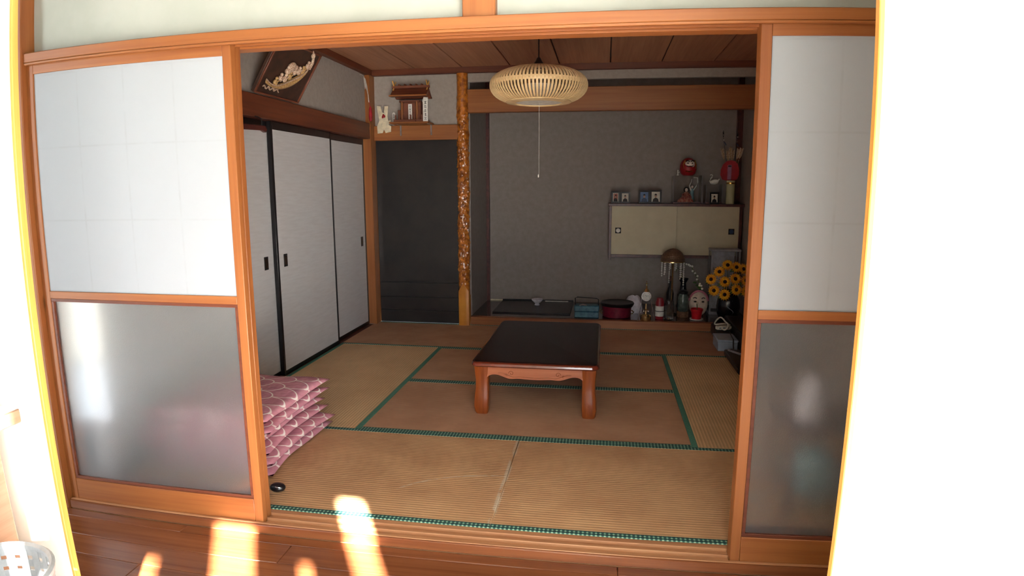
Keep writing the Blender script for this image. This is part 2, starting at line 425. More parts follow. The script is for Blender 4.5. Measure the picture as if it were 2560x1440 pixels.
# ------------------------------------------------------------------ room walls
wl = struct('wall_left', 'left wall of the tatami room above the closet doors, grey plaster')
B('plaster', 'plaster_inner', wl, -.10, -.012, -.05, 3.62, 1.80, 2.5)
B('closet_back', 'plaster_inner', wl, -.16, -.10, -.05, 3.62, -.05, 2.5)
S('trim_2', 'dark red wooden rail running above the white closet doors', 'redwood_Y', -.09, .028, -.03, 3.50, 1.778, 1.922, .004)
S('trim_3', 'wooden cornice along the left edge of the ceiling', 'redwood_Y', -.05, .035, -.03, 3.56, 2.366, 2.425, .003)
S('trim_4', 'wooden threshold under the white closet doors', 'redwood_Y', -.09, -.001, 0, 3.5, -.05, -.002)
S('trim_5', 'reddish wooden corner post between closet doors and back wall', 'cedar_Z', -.10, .036, 3.485, 3.63, 0, 2.366, .004)
wb = struct('wall_back', 'back wall beside the alcove, pale plaster over a dark board panel')
B('plaster', 'plaster_inner', wb, .03, .86, 3.61, 3.66, 1.90, 2.45)
dp = B('dark_board', 'dark_panel', wb, .03, .86, 3.615, 3.65, -.02, 1.78)
for a, b in ((.0, .125), (.13, .255), (.26, .40), (.405, 1.77)):
    B('board', 'dark_panel', wb, .037, .84, 3.606, 3.614, a + .001, b - .001, .002)
S('trim_6', 'reddish wooden rail above the dark panel, carrying the shrine shelf', 'cedar_X', .03, .86, 3.575, 3.64, 1.766, 1.905, .004)
S('trim_7', 'wooden cornice along the back edge of the ceiling', 'redwood_X', -.02, 3.62, 3.56, 3.64, 2.366, 2.425, .003)
# alcove
S('wall_alcove_left', 'left side wall of the alcove, grey plaster', 'plaster_alcove', .90, .953, 3.66, 4.55, .0, 2.6)
S('wall_alcove_back', 'rough grey-brown plaster back wall of the alcove', 'plaster_alcove', .90, 3.66, 4.50, 4.56, .0, 2.6)
S('wall_right', 'right wall of the tatami room and alcove, grey plaster', 'plaster_inner', 3.60, 3.68, -.04, 4.56, -.05, 2.6)
S('trim_8', 'red-brown post in the left back corner of the alcove', 'rosewood', .953, .985, 4.455, 4.50, .08, 2.5)
t9 = struct('trim_9', 'red-brown post in the right back corner of the alcove, interrupted by the cabinet')
B('post_piece', 'rosewood', t9, 3.545, 3.60, 4.44, 4.50, .08, .585); B('post_piece', 'rosewood', t9, 3.545, 3.60, 4.44, 4.50, 1.160, 2.5)
S('ceiling_alcove', 'dark board ceiling inside the alcove', 'ceiling_wood', .90, 3.68, 3.66, 4.56, 2.55, 2.60)
S('trim_10', 'broad knotty wooden beam across the top of the alcove', 'cedar_X', .94, 3.60, 3.59, 3.66, 2.008, 2.222, .005)
S('wall_alcove_top', 'narrow pale plaster strip above the alcove beam', 'plaster_inner', .94, 3.60, 3.605, 3.65, 2.290, 2.40)
S('trim_11', 'pinkish wooden front edge of the raised alcove floor', 'cedar_X', .955, 3.60, 3.585, 3.65, 0, .080, .003)
S('floor_alcove', 'dark glossy lacquered floor of the alcove', 'lacquer_floor', .95, 3.60, 3.651, 4.50, .03, .0795)
S('baseboard_alcove', 'thin pale strip along the foot of the alcove wall', 'paper_cream', .985, 1.90, 4.494, 4.50, .0795, .092)
# knobbly alcove post
def post():
    root = struct('trim_12', 'knobbly amber-varnished natural log post beside the alcove', (.897, 3.60, 0))
    n, m = 48, 300
    v = []; f = []
    for j in range(m + 1):
        z = .30 + (2.366 - .30) * j / m
        for i in range(n):
            a = 2 * PI * i / n
            p = Vector((math.cos(a) * 1.1, math.sin(a) * 1.1, z * 6))
            k = min(1, (z - .30) / .25) * (1 - .75 * max(0, min(1, (z - 1.95) / .25)))
            r = .052 + k * (.008 * noise.noise(p) + .013 * max(0, noise.noise(p * 5.5 + Vector((3, 1, 0)))) + .010 * max(0, noise.noise(p * 9 + Vector((5, 2, 0)))) - .010 * max(0, noise.noise(Vector((math.cos(a) * 2, math.sin(a) * 2, z * 1.3)) + Vector((9, 0, 0))) - .25) * 2)
            v.append((.897 + r * math.cos(a), 3.60 + r * math.sin(a), z))
    for j in range(m):
        for i in range(n):
            k = (i + 1) % n; f.append((j * n + i, j * n + k, (j + 1) * n + k, (j + 1) * n + i))
    mb = MB(); mb.add(v, f); mb.build('trunk', 'amber_wood', root, smooth=True)
    # smooth shaved foot with a pointed top
    mb = MB(); prof = []
    v = []; f = []
    for j in range(9):
        z = .42 * j / 8
        for i in range(24):
            a = 2 * PI * i / 24; c = math.cos(a); s_ = math.sin(a)
            zz = min(z, .42 - .13 * abs(c) ** 1.2) if s_ < .3 else min(z, .28)
            q = (abs(c) ** 6 + abs(s_) ** 6) ** (-1 / 6)
            v.append((.897 + .0555 * q * c, 3.60 + .0555 * q * s_, zz))
    for j in range(8):
        for i in range(24):
            k = (i + 1) % 24; f.append((j * 24 + i, j * 24 + k, (j + 1) * 24 + k, (j + 1) * 24 + i))
    mb.add(v, f); mb.build('shaved_foot', 'amber_plain', root, smooth=True)
post()
# ceiling boards
ce = struct('ceiling', 'brown board ceiling of the tatami room with dark joints')
B('ceiling_back', 'black_iron', ce, -.1, 3.68, -.05, 3.70, 2.436, 2.47)
for i in range(8):
    B('ceiling_board', 'ceiling_wood', ce, .45 * i + .004 - (.05 if i == 0 else 0), .45 * (i + 1) - .004 + (.05 if i == 7 else 0), -.04, 3.64, 2.42, 2.435, .003)

S('roof', 'flat roof slab over the house', 'black_iron', -1.2, 4.9, -3.5, 4.8, 2.68, 2.75)
S('wall_outer_back', 'outer wall behind the alcove', 'plaster_inner', -.96, 4.66, 4.56, 4.62, -.3, 2.68)
S('wall_outer_left', 'outer wall behind the closet', 'plaster_inner', -.96, -.90, .0, 4.56, -.3, 2.68)
S('wall_outer_right', 'outer wall past the right-hand plaster wall', 'plaster_inner', 4.60, 4.66, .0, 4.56, -.3, 2.68)
# ------------------------------------------------------------------ front partition: lintel, posts, plaster above
S('trim_13', 'long orange-brown lintel over the paper screens, with door grooves', 'cedar_X', -.075, 3.68, -.118, .032, 1.848, 1.887, .003)
for i, (a, b) in enumerate(((-.118, -.106), (-.074, -.062), (-.030, .032))):
    S('trim_%d' % (14 + i), ('outer', 'middle', 'inner')[i] + ' guide ridge under the lintel over the paper screens', 'cedar_X', -.06, 3.66, a, b, 1.838, 1.8479, .002)
S('wall_front', 'cream plaster wall above the lintel', 'plaster_cream', -.06, 3.66, -.06, -.02, 1.885, 2.62)
S('trim_17', 'short wooden post in the plaster above the lintel', 'cedar_Z', 1.741, 1.853, -.10, -.015, 1.886, 2.62, .003)
S('trim_18', 'wooden post at the end of the paper screens by the near white door', 'cedar_Z', -.20, -.063, -.13, .02, -.06, 2.62, .004)
S('trim_19', 'wooden post at the far end of the paper screens', 'cedar_Z', 3.60, 3.72, -.13, .02, -.06, 2.62, .004)

# ------------------------------------------------------------------ shoji screens
def frame_strip(x0, x1, y0, y1, z0, z1, t):
    mb = MB(); mb.box(x0, x1, y0, y1, z0, z0 + t); mb.box(x0, x1, y0, y1, z1 - t, z1)
    mb.box(x0, x0 + t, y0, y1, z0 + t, z1 - t); mb.box(x1 - t, x1, y0, y1, z0 + t, z1 - t); return mb
def shoji(idx, x0, x1, yf, label, pane='frosted_glass'):
    yb = yf + .030
    r = struct('door_%d' % idx, label, (x0, yf, 0))
    st = .036
    for a, b in ((x0, x0 + st), (x1 - st, x1)): B('stile', 'cedar_Z', r, a, b, yf, yb, -.010, 1.847, .002)
    B('top_rail', 'cedar_X', r, x0 + st, x1 - st, yf, yb, 1.803, 1.847, .001)
    B('middle_rail', 'cedar_X', r, x0 + st, x1 - st, yf, yb, .893, .924, .002)
    B('bottom_rail', 'cedar_X', r, x0 + st, x1 - st, yf, yb, -.010, .094, .002)
    frame_strip(x0 + st, x1 - st, yf + .004, yb - .004, .094, .893, .013).build('glass_bead', 'redwood_X', r, bevel=.001)
    pp = bpy.data.objects.new('paper', None)
    bpy.data.objects.remove(pp)
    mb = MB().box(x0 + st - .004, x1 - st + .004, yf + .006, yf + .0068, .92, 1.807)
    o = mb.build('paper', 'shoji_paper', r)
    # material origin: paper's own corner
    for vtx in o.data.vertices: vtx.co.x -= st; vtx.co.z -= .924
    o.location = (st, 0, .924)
    w_ = x1 - x0 - 2 * st
    for k in range(1, 4):
        xc = x0 + st + w_ * k / 4; B('lattice_bar', 'cedar_Z', r, xc - .004, xc + .004, yf + .010, yf + .024, .924, 1.803)
    for k in range(1, 3):
        zc = .924 + .29 * k + .0; B('lattice_bar', 'cedar_X', r, x0 + st, x1 - st, yf + .011, yf + .023, zc - .004, zc + .004)
    # frosted pane with rounded corners
    px0, px1, pz0, pz1, rr = x0 + st + .006, x1 - st - .006, .100, .887, .03
    poly = []
    for cx, cz, a0 in ((px1 - rr, pz1 - rr, 0), (px0 + rr, pz1 - rr, 90), (px0 + rr, pz0 + rr, 180), (px1 - rr, pz0 + rr, 270)):
        for k in range(5):
            a = math.radians(a0 + 22.5 * k); poly.append((cx + rr * math.cos(a), cz + rr * math.sin(a)))
    MB().prism(poly, 'Y', yf + .013, yf + .017).build('glass_pane', pane, r)
    return r
shoji(1, -.062, .890, -.103, 'paper screen with frosted lower pane, front one of the pair by the cushions')
shoji(2, -.048, .884, -.061, 'paper screen slid behind the front one by the cushions', 'ribbed_glass')
shoji(3, 2.701, 3.604, -.103, 'paper screen with dark frosted lower pane, front one of the pair by the sunflowers')
shoji(4, 2.705, 3.596, -.061, 'paper screen slid behind the front one by the sunflowers', 'ribbed_glass')

# ------------------------------------------------------------------ closet doors (fusuma)
def fusuma(idx, y0, y1, xf, label, pulls):
    r = struct('door_%d' % idx, label, (xf, y0, 0)); t = .024
    z0, z1 = .002, 1.776
    for a, b in ((y0, y0 + t), (y1 - t, y1)): B('stile', 'black_lacquer', r, xf - .028, xf + .003, a, b, z0, z1, .002)
    B('top_rail', 'black_lacquer', r, xf - .028, xf + .003, y0 + t, y1 - t, 1.722, z1, .002)
    B('bottom_rail', 'black_lacquer', r, xf - .028, xf + .003, y0 + t, y1 - t, z0, .032, .002)
    B('panel', 'fusuma_paper', r, xf - .024, xf, y0 + t - .003, y1 - t + .003, .03, 1.725)
    for py in pulls:
        h = B('pull', 'black_iron', r, xf - .006, xf + .0025, py - .026, py + .026, .775, .865, .002)
        B('pull_cup', 'bronze', h, xf, xf + .0035, py - .016, py + .016, .788, .852, .001)
fusuma(5, 0.0, .905, -.010, 'white closet sliding door with black frame beside the stacked cushions', (.83,))
fusuma(6, .87, 1.80, -.045, 'white closet sliding door set back behind its neighbours', (1.66,))
fusuma(7, 1.745, 2.70, -.010, 'white closet sliding door in the middle, black frame', (1.86,))
fusuma(8, 2.655, 3.487, -.045, 'white closet sliding door next to the corner post', (3.38,))

# ------------------------------------------------------------------ near partition (white sliding doors), near room shell
for idx, xa, xb, lab, edge in ((9, -.05, .863, 'white sliding door with thin golden frame beside the wooden cabinet', 1), (10, 2.706, 3.62, 'white sliding door with thin golden frame, no furniture before it', 0)):
    r = struct('door_%d' % idx, lab, (xa, -1.0, FL)); t = .0105
    B('panel', 'door_white', r, xa + t, xb - t, -.998, -.984, FL + t, 2.37)
    for a, b in ((xa, xa + t), (xb - t, xb)): B('stile', 'gold_Z', r, a, b, -1.0, -.980, FL, 2.38, .002)
    B('rail', 'gold_X', r, xa + t, xb - t, -1.0, -.980, FL, FL + t); B('rail', 'gold_X', r, xa + t, xb - t, -1.0, -.980, 2.37, 2.38)
S('trim_20', 'wooden lintel over the near white doors', 'gold_X', -.6, 4.6, -1.02, -.96, 2.38, 2.42)
S('wall_near_top', 'white wall above the near doors', 'white_wall', -.6, 4.6, -1.015, -.965, 2.42, 2.62)
S('wall_near_left', 'white wall beyond the near door by the cabinet', 'white_wall', -.6, -.05, -1.015, -.965, FL - .02, 2.38)
S('wall_near_right', 'white wall beyond the other near door', 'white_wall', 3.62, 4.6, -1.015, -.965, FL - .02, 2.38)
S('wall_corridor_left', 'white end wall of the corridor by the cushions', 'plaster_cream', -.96, -.90, -1.0, .0, FL - .02, 2.62)
S('wall_corridor_right', 'white end wall of the corridor by the sunflowers', 'plaster_cream', 4.60, 4.66, -1.0, .0, FL - .02, 2.62)
S('wall_corridor_inner_left', 'plaster wall of the corridor past the screen post', 'plaster_cream', -.90, -.20, -.06, -.02, FL - .02, 2.62)
S('wall_corridor_inner_right', 'plaster wall of the corridor past the far screen post', 'plaster_cream', 3.72, 4.6, -.06, -.02, FL - .02, 2.62)
S('ceiling_corridor', 'pale ceiling of the corridor', 'white_ceiling', -.96, 4.66, -.965, -.02, 2.62, 2.66)
S('ceiling_living', 'white ceiling of the near room', 'white_ceiling', -.66, 4.66, -3.30, -.965, 2.42, 2.46)
S('wall_living_left', 'white side wall of the near room by the cabinet', 'white_wall', -.66, -.60, -3.30, -1.0, FL - .04, 2.42)
S('wall_living_right', 'white side wall of the near room away from the cabinet', 'white_wall', 4.60, 4.66, -3.30, -1.0, FL - .04, 2.42)
wn = struct('wall_window', 'white wall with the large garden window behind the viewer')
B('wall_piece', 'white_wall', wn, -.66, 2.02, -3.30, -3.22, FL - .04, 2.42); B('wall_piece', 'white_wall', wn, 4.4, 4.66, -3.30, -3.22, FL - .04, 2.42)
B('wall_piece', 'white_wall', wn, 2.02, 4.4, -3.30, -3.22, 2.34, 2.42)
w1 = struct('window_1', 'large sliding garden window with slim frame', (2.7, -3.26, FL))
frame_strip(2.02, 4.4, -3.28, -3.24, FL, 2.34, .04).build('window_frame', 'steel', w1)
# short panels added behind the viewer to block sun; their gaps shape the patches
ct = thing('sun_blocker', (2.7, -3.15, 1.45), 'short white panels added in the unseen window, gaps shaped to cut the sun patches', 'sun_blocker')
for a, b, z0 in ((2.03, 2.092, 1.45), (2.215, 2.457, 1.45), (2.618, 2.812, 1.45), (2.852, 3.03, 1.45), (3.13, 4.4, 1.45)):
    B('blocker_panel', 'sheer_blocker', ct, a, b, -3.152, -3.148, z0, 2.35)
for a, b, z0 in ((2.092, 2.215, 1.658), (2.457, 2.618, 1.836), (2.812, 2.852, 1.712), (3.03, 3.13, 2.005)):
    B('blocker_panel', 'sheer_blocker', ct, a, b, -3.1525, -3.1485, z0, 2.35)
MB().tube([(1.98, -3.15, 2.355), (4.45, -3.15, 2.355)], .012).build('blocker_rod', 'steel', ct)
for bx_ in (2.0, 4.43): B('bracket', 'steel', ct, bx_ - .01, bx_ + .01, -3.225, -3.14, 2.345, 2.365)

# ================================================================== objects
def copy_tree(o, parent=None):
    c = o.copy(); COL.objects.link(c)
    if parent is not None: c.parent = parent
    for ch in o.children: copy_tree(ch, c)
    return c
def loft(sections):
    # sections: list of (z, list of (x, y)) with equal counts
    n = len(sections[0][1]); mb = MB(); v = []; f = []
    for z, pts in sections: v += [(p[0], p[1], z) for p in pts]
    for j in range(len(sections) - 1):
        for i in range(n):
            k = (i + 1) % n; f.append((j * n + i, j * n + k, (j + 1) * n + k, (j + 1) * n + i))
    f.append(tuple(reversed(range(n)))); f.append(tuple((len(sections) - 1) * n + i for i in range(n)))
    return mb.add(v, f)
def sq(cx, cy, hx, hy, p=5, n=24):
    out = []
    for i in range(n):
        a = 2 * PI * i / n; c, s_ = math.cos(a), math.sin(a); q = (abs(c) ** p + abs(s_) ** p) ** (-1 / p)
        out.append((cx + hx * q * c, cy + hy * q * s_))
    return out

def curve(pts, k=4):
    # Catmull-Rom through the points
    P = [Vector(p) for p in pts]; P = [P[0] * 2 - P[1]] + P + [P[-1] * 2 - P[-2]]; out = []
    for i in range(1, len(P) - 2):
        for q in range(k):
            t = q / k; a, b, c, d = P[i - 1], P[i], P[i + 1], P[i + 2]
            out.append(.5 * ((2 * b) + (c - a) * t + (2 * a - 5 * b + 4 * c - d) * t * t + (3 * b - a - 3 * c + d) * t ** 3))
    return out + [P[-2]]
# ------------------------------------------------------------------ low table
def table():
    x0, x1, y0, y1, zt = 1.468, 2.212, 1.205, 2.352, .330
    cx, cy, hx, hy = (x0 + x1) / 2, (y0 + y1) / 2, (x1 - x0) / 2, (y1 - y0) / 2
    t = thing('low_table', (cx, cy, 0), 'low dark-topped wooden table with carved apron standing on the tatami', 'table')
    def rr(d, r=.045, n=7):
        pts = []
        for sx, sy, a0 in ((1, 1, 0), (-1, 1, 90), (-1, -1, 180), (1, -1, 270)):
            ox, oy = cx + sx * (hx - r), cy + sy * (hy - r)
            for k in range(n):
                a = math.radians(a0 + 90 * k / (n - 1)); pts.append((ox + (r + d) * math.cos(a), oy + (r + d) * math.sin(a)))
        return pts
    loft([(.292, rr(-.018)), (.296, rr(-.006)), (.303, rr(0)), (.314, rr(0)), (.321, rr(-.005)), (.3245, rr(-.012))]).build('top_edge', 'edge_red', t, smooth=True)
    loft([(.3225, rr(-.012)), (.3265, rr(-.014)), (.3285, rr(-.018)), (.3290, rr(-.026))]).build('table_top', 'table_top', t, smooth=True)
    for sx in (-1, 1):
        for sy in (-1, 1):
            bx, by = cx + sx * (hx - .060), cy + sy * (hy - .068)
            prof = [(0, .036, .003), (.012, .041, .004), (.05, .046, .005), (.10, .045, .003), (.16, .041, 0), (.21, .041, 0), (.26, .044, .001), (.296, .046, .003)]
            loft([(z, sq(bx + sx * o, by + sy * o, h, h, 4.5)) for z, h, o in prof]).build('leg', 'table_wood', t, smooth=True)
    def apron(L, horizontal, c):
        top = .296; N = 48; low = []
        for i in range(N + 1):
            u = -1 + 2 * i / N; a = abs(u)
            z = .232 - .010 * math.cos(u * PI * 1.0) - .009 * math.exp(-((a - .52) / .13) ** 2) + .006 * math.exp(-((a - .80) / .12) ** 2) - .018 * max(0, (a - .88) / .12) ** 2
            low.append((u * L, z))
        poly = [(L, top), (-L, top)] + low
        mb = MB()
        if horizontal: mb.prism([(c[0] + p[0], p[1]) for p in poly], 'Y', c[1] - .010, c[1] + .010)
        else: mb.prism([(c[1] + p[0], p[1]) for p in poly], 'X', c[0] - .010, c[0] + .010)
        return mb, low
    L = hx - .10
    for s_, ax in ((-1, 'Y'), (1, 'Y')):
        c = (cx, cy + s_ * (hy - .040)); mb, low = apron(L + .01, True, c); a = mb.build('apron', 'apron_wood', t)
        yy = c[1] + s_ * .0105
        mb = MB(); mb.tube([(cx + p[0] * .86, yy, p[1] + .012) for p in low[3:-3]], .0017, 6)
        for q in (-1, 1):
            mb.tube([(cx + q * (L * .50 + .016 * (1 - k / 14) * math.cos(k * .62)), yy, .257 + .016 * (1 - k / 14) * math.sin(k * .62)) for k in range(13)], .0018, 6)
            mb.tube([(cx + q * (L * .50 + .030) + q * .004 * math.cos(k * .7), yy, .248 + .006 * math.sin(k * .7)) for k in range(8)], .0016, 6)
        mb.build('carved_scroll', 'table_wood', a, smooth=True)
    for s_ in (-1, 1):
        mb, low = apron(hy - .10, False, (cx + s_ * (hx - .036), cy)); mb.build('apron', 'apron_wood', t)
table()

# ------------------------------------------------------------------ floor cushions
def cushion(cx, cy, z0, h, half, rz, label, seed):
    n = 30; v = []; f = []
    def P(i, j, side):
        u, w_ = -1 + 2 * i / n, -1 + 2 * j / n
        edge = max(0, (1 - u ** 4) * (1 - w_ ** 4))
        pin = 1 - .07 * (1 - w_ * w_) * abs(u) ** 3; pin2 = 1 - .07 * (1 - u * u) * abs(w_) ** 3
        k = edge ** .42
        nn = noise.noise(Vector((u * 2.2 + seed * 7.1, w_ * 2.2, side * 3))) * .006 * k
        wav = .006 * math.sin(u * 5 + seed * 2) * math.sin(w_ * 4 + seed) * abs(max(abs(u), abs(w_))) ** 2
        return (half * u * pin, half * w_ * pin2, h / 2 + wav + side * (h / 2) * k + nn)
    for side in (1, -1):
        for i in range(n + 1):
            for j in range(n + 1): v.append(P(i, j, side))
    N = n + 1
    for side in (0, 1):
        o = side * N * N
        for i in range(n):
            for j in range(n):
                f.append((o + i * N + j, o + (i + 1) * N + j, o + (i + 1) * N + j + 1, o + i * N + j + 1))
    mb = MB(); mb.add(v, f)
    mb.xf(Matrix.Rotation(rz, 4, 'Z'))
    me = mb.build('floor_cushion', 'cushion_cloth', None, smooth=True)
    bm = bmesh.new(); bm.from_mesh(me.data); bmesh.ops.remove_doubles(bm, verts=bm.verts, dist=.0004); bmesh.ops.recalc_face_normals(bm, faces=bm.faces); bm.to_mesh(me.data); bm.free()
    me.location = (cx, cy, z0)
    return tag(me, label, 'cushion', 'floor cushions stacked by the paper screen')
names = ['lowest', 'second from the bottom', 'third from the bottom', 'third from the top', 'second from the top', 'topmost']
offs = [(.405, .565, .01), (.415, .575, -.02), (.385, .57, .015), (.365, .56, -.015), (.395, .575, .02), (.400, .565, -.01)]
for i in range(6):
    cushion(offs[i][0], offs[i][1], .0015 + .0485 * i, .056 if i < 5 else .070, .338, offs[i][2], 'mauve floor cushion with white scallop lines, %s of the stack' % names[i], i)
# small black thing beside the cushions
mb = MB(); mb.ball((0, 0, .016), .036, .026, .020, 18, 12); mb.v = [(x, y, max(.0, z)) for x, y, z in mb.v]
o = thing('gadget', (.815, .150, .001), 'small glossy black rounded gadget lying on the tatami by the cushions', 'gadget')
mb.v = [(x + .815, y + .15, z + .001) for x, y, z in mb.v]; mb.build('shell', 'black_plastic', o, smooth=True)
MB().tube([(.815 + .030 * math.cos(a), .15 - .024 * math.sin(a) * .9, .016 + .012 * math.sin(a * .9)) for a in [k * .2 for k in range(2, 9)]], .0025, 6).build('highlight_stripe', 'silver', o, smooth=True)  # bright stripe modelled in place of the white highlight on the shell

# ------------------------------------------------------------------ pendant lamp
def pendant():
    c = (1.797, 1.80)
    t = thing('pendant_lamp', (c[0], c[1], 2.42), 'round pendant lamp of pale bamboo slats hanging over the low table', 'lamp')
    def shift(mb): mb.v = [(x + c[0], y + c[1], z) for x, y, z in mb.v]; return mb
    shift(MB().tube([(0, 0, 2.42), (0, 0, 2.105)], .004)).build('cord', 'black_plastic', t, smooth=True)
    shift(MB().lathe([(.05, 2.419), (.05, 2.405), (.01, 2.395)], 20)).build('ceiling_rose', 'black_plastic', t, smooth=True)
    shift(MB().lathe([(.006, 2.130), (.012, 2.125), (.020, 2.108), (.033, 2.090), (.036, 2.070), (.0, 2.068)], 20)).build('cap', 'black_plastic', t, smooth=True)
    NS = 84
    def slat(prof, wid, th, da):
        # ribbon following prof (r, z), width wid tangentially
        v = []; f = []
        for i, (r, z) in enumerate(prof):
            a, b = prof[max(0, i - 1)], prof[min(len(prof) - 1, i + 1)]
            d = Vector((b[0] - a[0], b[1] - a[1])).normalized(); nrm = Vector((d[1], -d[0]))
            for s_, k in ((-1, -1), (1, -1), (1, 1), (-1, 1)):
                v.append((r + nrm[0] * th / 2 * k, s_ * wid / 2, z + nrm[1] * th / 2 * k))
        for i in range(len(prof) - 1):
            for k in range(4):
                k2 = (k + 1) % 4; f.append((4 * i + k, 4 * i + k2, 4 * i + 4 + k2, 4 * i + 4 + k))
        f += [(0, 1, 2, 3), tuple(4 * (len(prof) - 1) + k for k in (3, 2, 1, 0))]
        m = MB(); m.add(v, f); return m
    E = 1.958
    low = [(.308 * math.cos(a) ** .9 if a < 1.5 else .12, E - .100 * math.sin(a)) for a in [k * PI / 2 / 10 for k in range(0, 8)]]
    low = [(.150 + .158 * math.cos(a), E - .106 * math.sin(a)) for a in [k * PI / 2 / 9 for k in range(-1, 9)]]
    top = [(.060 + .246 * math.cos(a), E + .010 + .102 * math.sin(a)) for a in [k * PI / 2 / 9 for k in range(-1, 9)]]
    for nm, prof, wd, ph in (('lower_slat', low, .0125, 0), ('upper_slat', top, .0125, .5)):
        first = None
        for i in range(NS):
            if first is None:
                ob = slat(prof, wd, .003, 0).build(nm, 'bamboo_slat', None, smooth=False); first = ob
            else:
                ob = first.copy(); COL.objects.link(ob)
            ob.parent = t; ob.location = (0, 0, -2.42)
            ob.rotation_euler = (0, 0, 2 * PI * (i + ph) / NS)
    shift(MB().lathe([(.152, E - .098), (.205, E - .096), (.206, E - .104), (.150, E - .111), (.146, E - .104), (.152, E - .098)], 48)).build('bottom_ring', 'bamboo_slat', t, smooth=True)
    shift(MB().lathe([(.296, E + .012), (.302, E + .006), (.302, E - .002), (.296, E - .008), (.290, E + .002), (.296, E + .012)], 48)).build('middle_hoop', 'rattan_brown', t, smooth=True)
    shift(MB().lathe([(.040, E + .108), (.075, E + .112), (.076, E + .106), (.040, E + .102), (.040, E + .108)], 32)).build('top_ring', 'bamboo_slat', t, smooth=True)
    shift(MB().lathe([(0, E - .104), (.148, E - .104), (.150, E - .085), (.120, E - .05), (.11, E), (.03, E + .03), (.0, E + .03)], 40)).build('diffuser', 'lamp_diffuser', t, smooth=True)
    shift(MB().tube([(.003, 0, E - .104), (.003, 0, 1.40)], .0010, 5)).build('pull_string', 'paper_white', t)
    shift(MB().lathe([(0, 1.385), (.004, 1.388), (.004, 1.402), (0, 1.405)], 8)).build('pull_bob', 'paper_white', t)
pendant()

# ------------------------------------------------------------------ framed ship relief leaning over the closet rail
def relief():
    L, H = .57, .375
    t = thing('relief_plaque', (.05, 1.735, 1.923), 'dark wooden plaque with carved treasure-ship relief leaning above the closet doors', 'plaque')
    # local: a along y (0..L, right as seen), b up the board, c out of the board
    o = Vector((.055, 1.448, 1.9235)); ua = Vector((0, 1, 0)); ub = Vector((.19, 0, .315)).normalized(); uc = ua.cross(ub).normalized()
    if uc.x < 0: uc = -uc
    M = Matrix(((ua.x, ub.x, uc.x, o.x), (ua.y, ub.y, uc.y, o.y), (ua.z, ub.z, uc.z, o.z), (0, 0, 0, 1)))
    SH = Matrix.Translation((.295, .165, 0)) @ Matrix.Rotation(math.radians(24), 4, 'Z') @ Matrix.Diagonal((1.12, 1.05, 1.1, 1)) @ Matrix.Translation((-.29, -.150, 0))
    def bb(mb, n, m, **k):
        if n not in ('board', 'rim', 'carved_wave'): mb.xf(SH)
        mb.xf(M); return mb.build(n, m, t, **k)
    bb(MB().box(0, L, 0, H, -.022, 0), 'board', 'relief_board', bevel=.003)
    fr = MB(); fr.box(0, L, 0, .012, 0, .012); fr.box(0, L, H - .012, H, 0, .012); fr.box(0, .012, .012, H - .012, 0, .012); fr.box(L - .012, L, .012, H - .012, 0, .012)
    bb(fr, 'rim', 'redwood_Y', bevel=.002)
    # hull: crescent
    up = []; dn = []
    for k in range(21):
        u = -1 + 2 * k / 20; x = .29 + .215 * u
        up.append((x, .130 + .075 * u ** 4 + .020 * u)); dn.append((x, .072 + .118 * u * u * (1 if u > 0 else .85) + .012 * u))
    hull = MB(); v = []; f = []
    for k in range(21):
        for q in range(5):
            a = q / 4; v.append((up[k][0], dn[k][1] + (up[k][1] - dn[k][1]) * a, .004 + .030 * math.sin(PI * (.1 + .8 * a)) * (1 - (k / 10 - 1) ** 4)))
    for k in range(20):
        for q in range(4): f.append((k * 5 + q, (k + 1) * 5 + q, (k + 1) * 5 + q + 1, k * 5 + q + 1))
    hull.add(v, f); bb(hull, 'hull', 'relief_gold', smooth=True)
    bb(MB().tube([(p[0], p[1] + .002, .022 * (1 - (i / 10 - 1) ** 4) + .008) for i, p in enumerate(up)], .004, 6), 'gunwale', 'relief_cream', smooth=True)
    rnd = random.Random(4)
    for k in range(8):
        x = .15 + .042 * k; z = .150 + .012 * math.sin(k * 1.9) + .004 * k
        mb = MB(); mb.ball((x, z, .018), .017, .022, .014, 10, 7); mb.ball((x + .004, z + .028, .020), .010, .011, .010, 10, 7)
        mb.tube([(x - .01, z + .006, .026), (x + .016, z + .012 + .01 * rnd.random(), .030)], .004, 6)
        bb(mb, 'carved_figure', 'relief_cream' if k % 3 else 'relief_gold', smooth=True)
    mb = MB(); mb.ball((.285, .215, .014), .040, .036, .018, 14, 8); mb.ball((.255, .20, .016), .026, .022, .016, 10, 7); mb.ball((.32, .205, .016), .026, .02, .016, 10, 7)
    bb(mb, 'treasure_sack', 'relief_cream', smooth=True)
    mb = MB(); mb.tube([(.47, .16, .012), (.49, .20, .016), (.492, .245, .014), (.478, .285, .010)], .013, 8, .004); mb.ball((.485, .25, .014), .014, .02, .012)
    bb(mb, 'stern_ornament', 'relief_cream', smooth=True)
    mb = MB()
    for q in range(3): mb.tube([(.06 + q * .06 + .012 * k, .050 + .010 * math.sin(k * 1.3 + q), .006) for k in range(8)], .0045, 6)
    bb(mb, 'carved_wave', 'relief_cream', smooth=True)
relief()
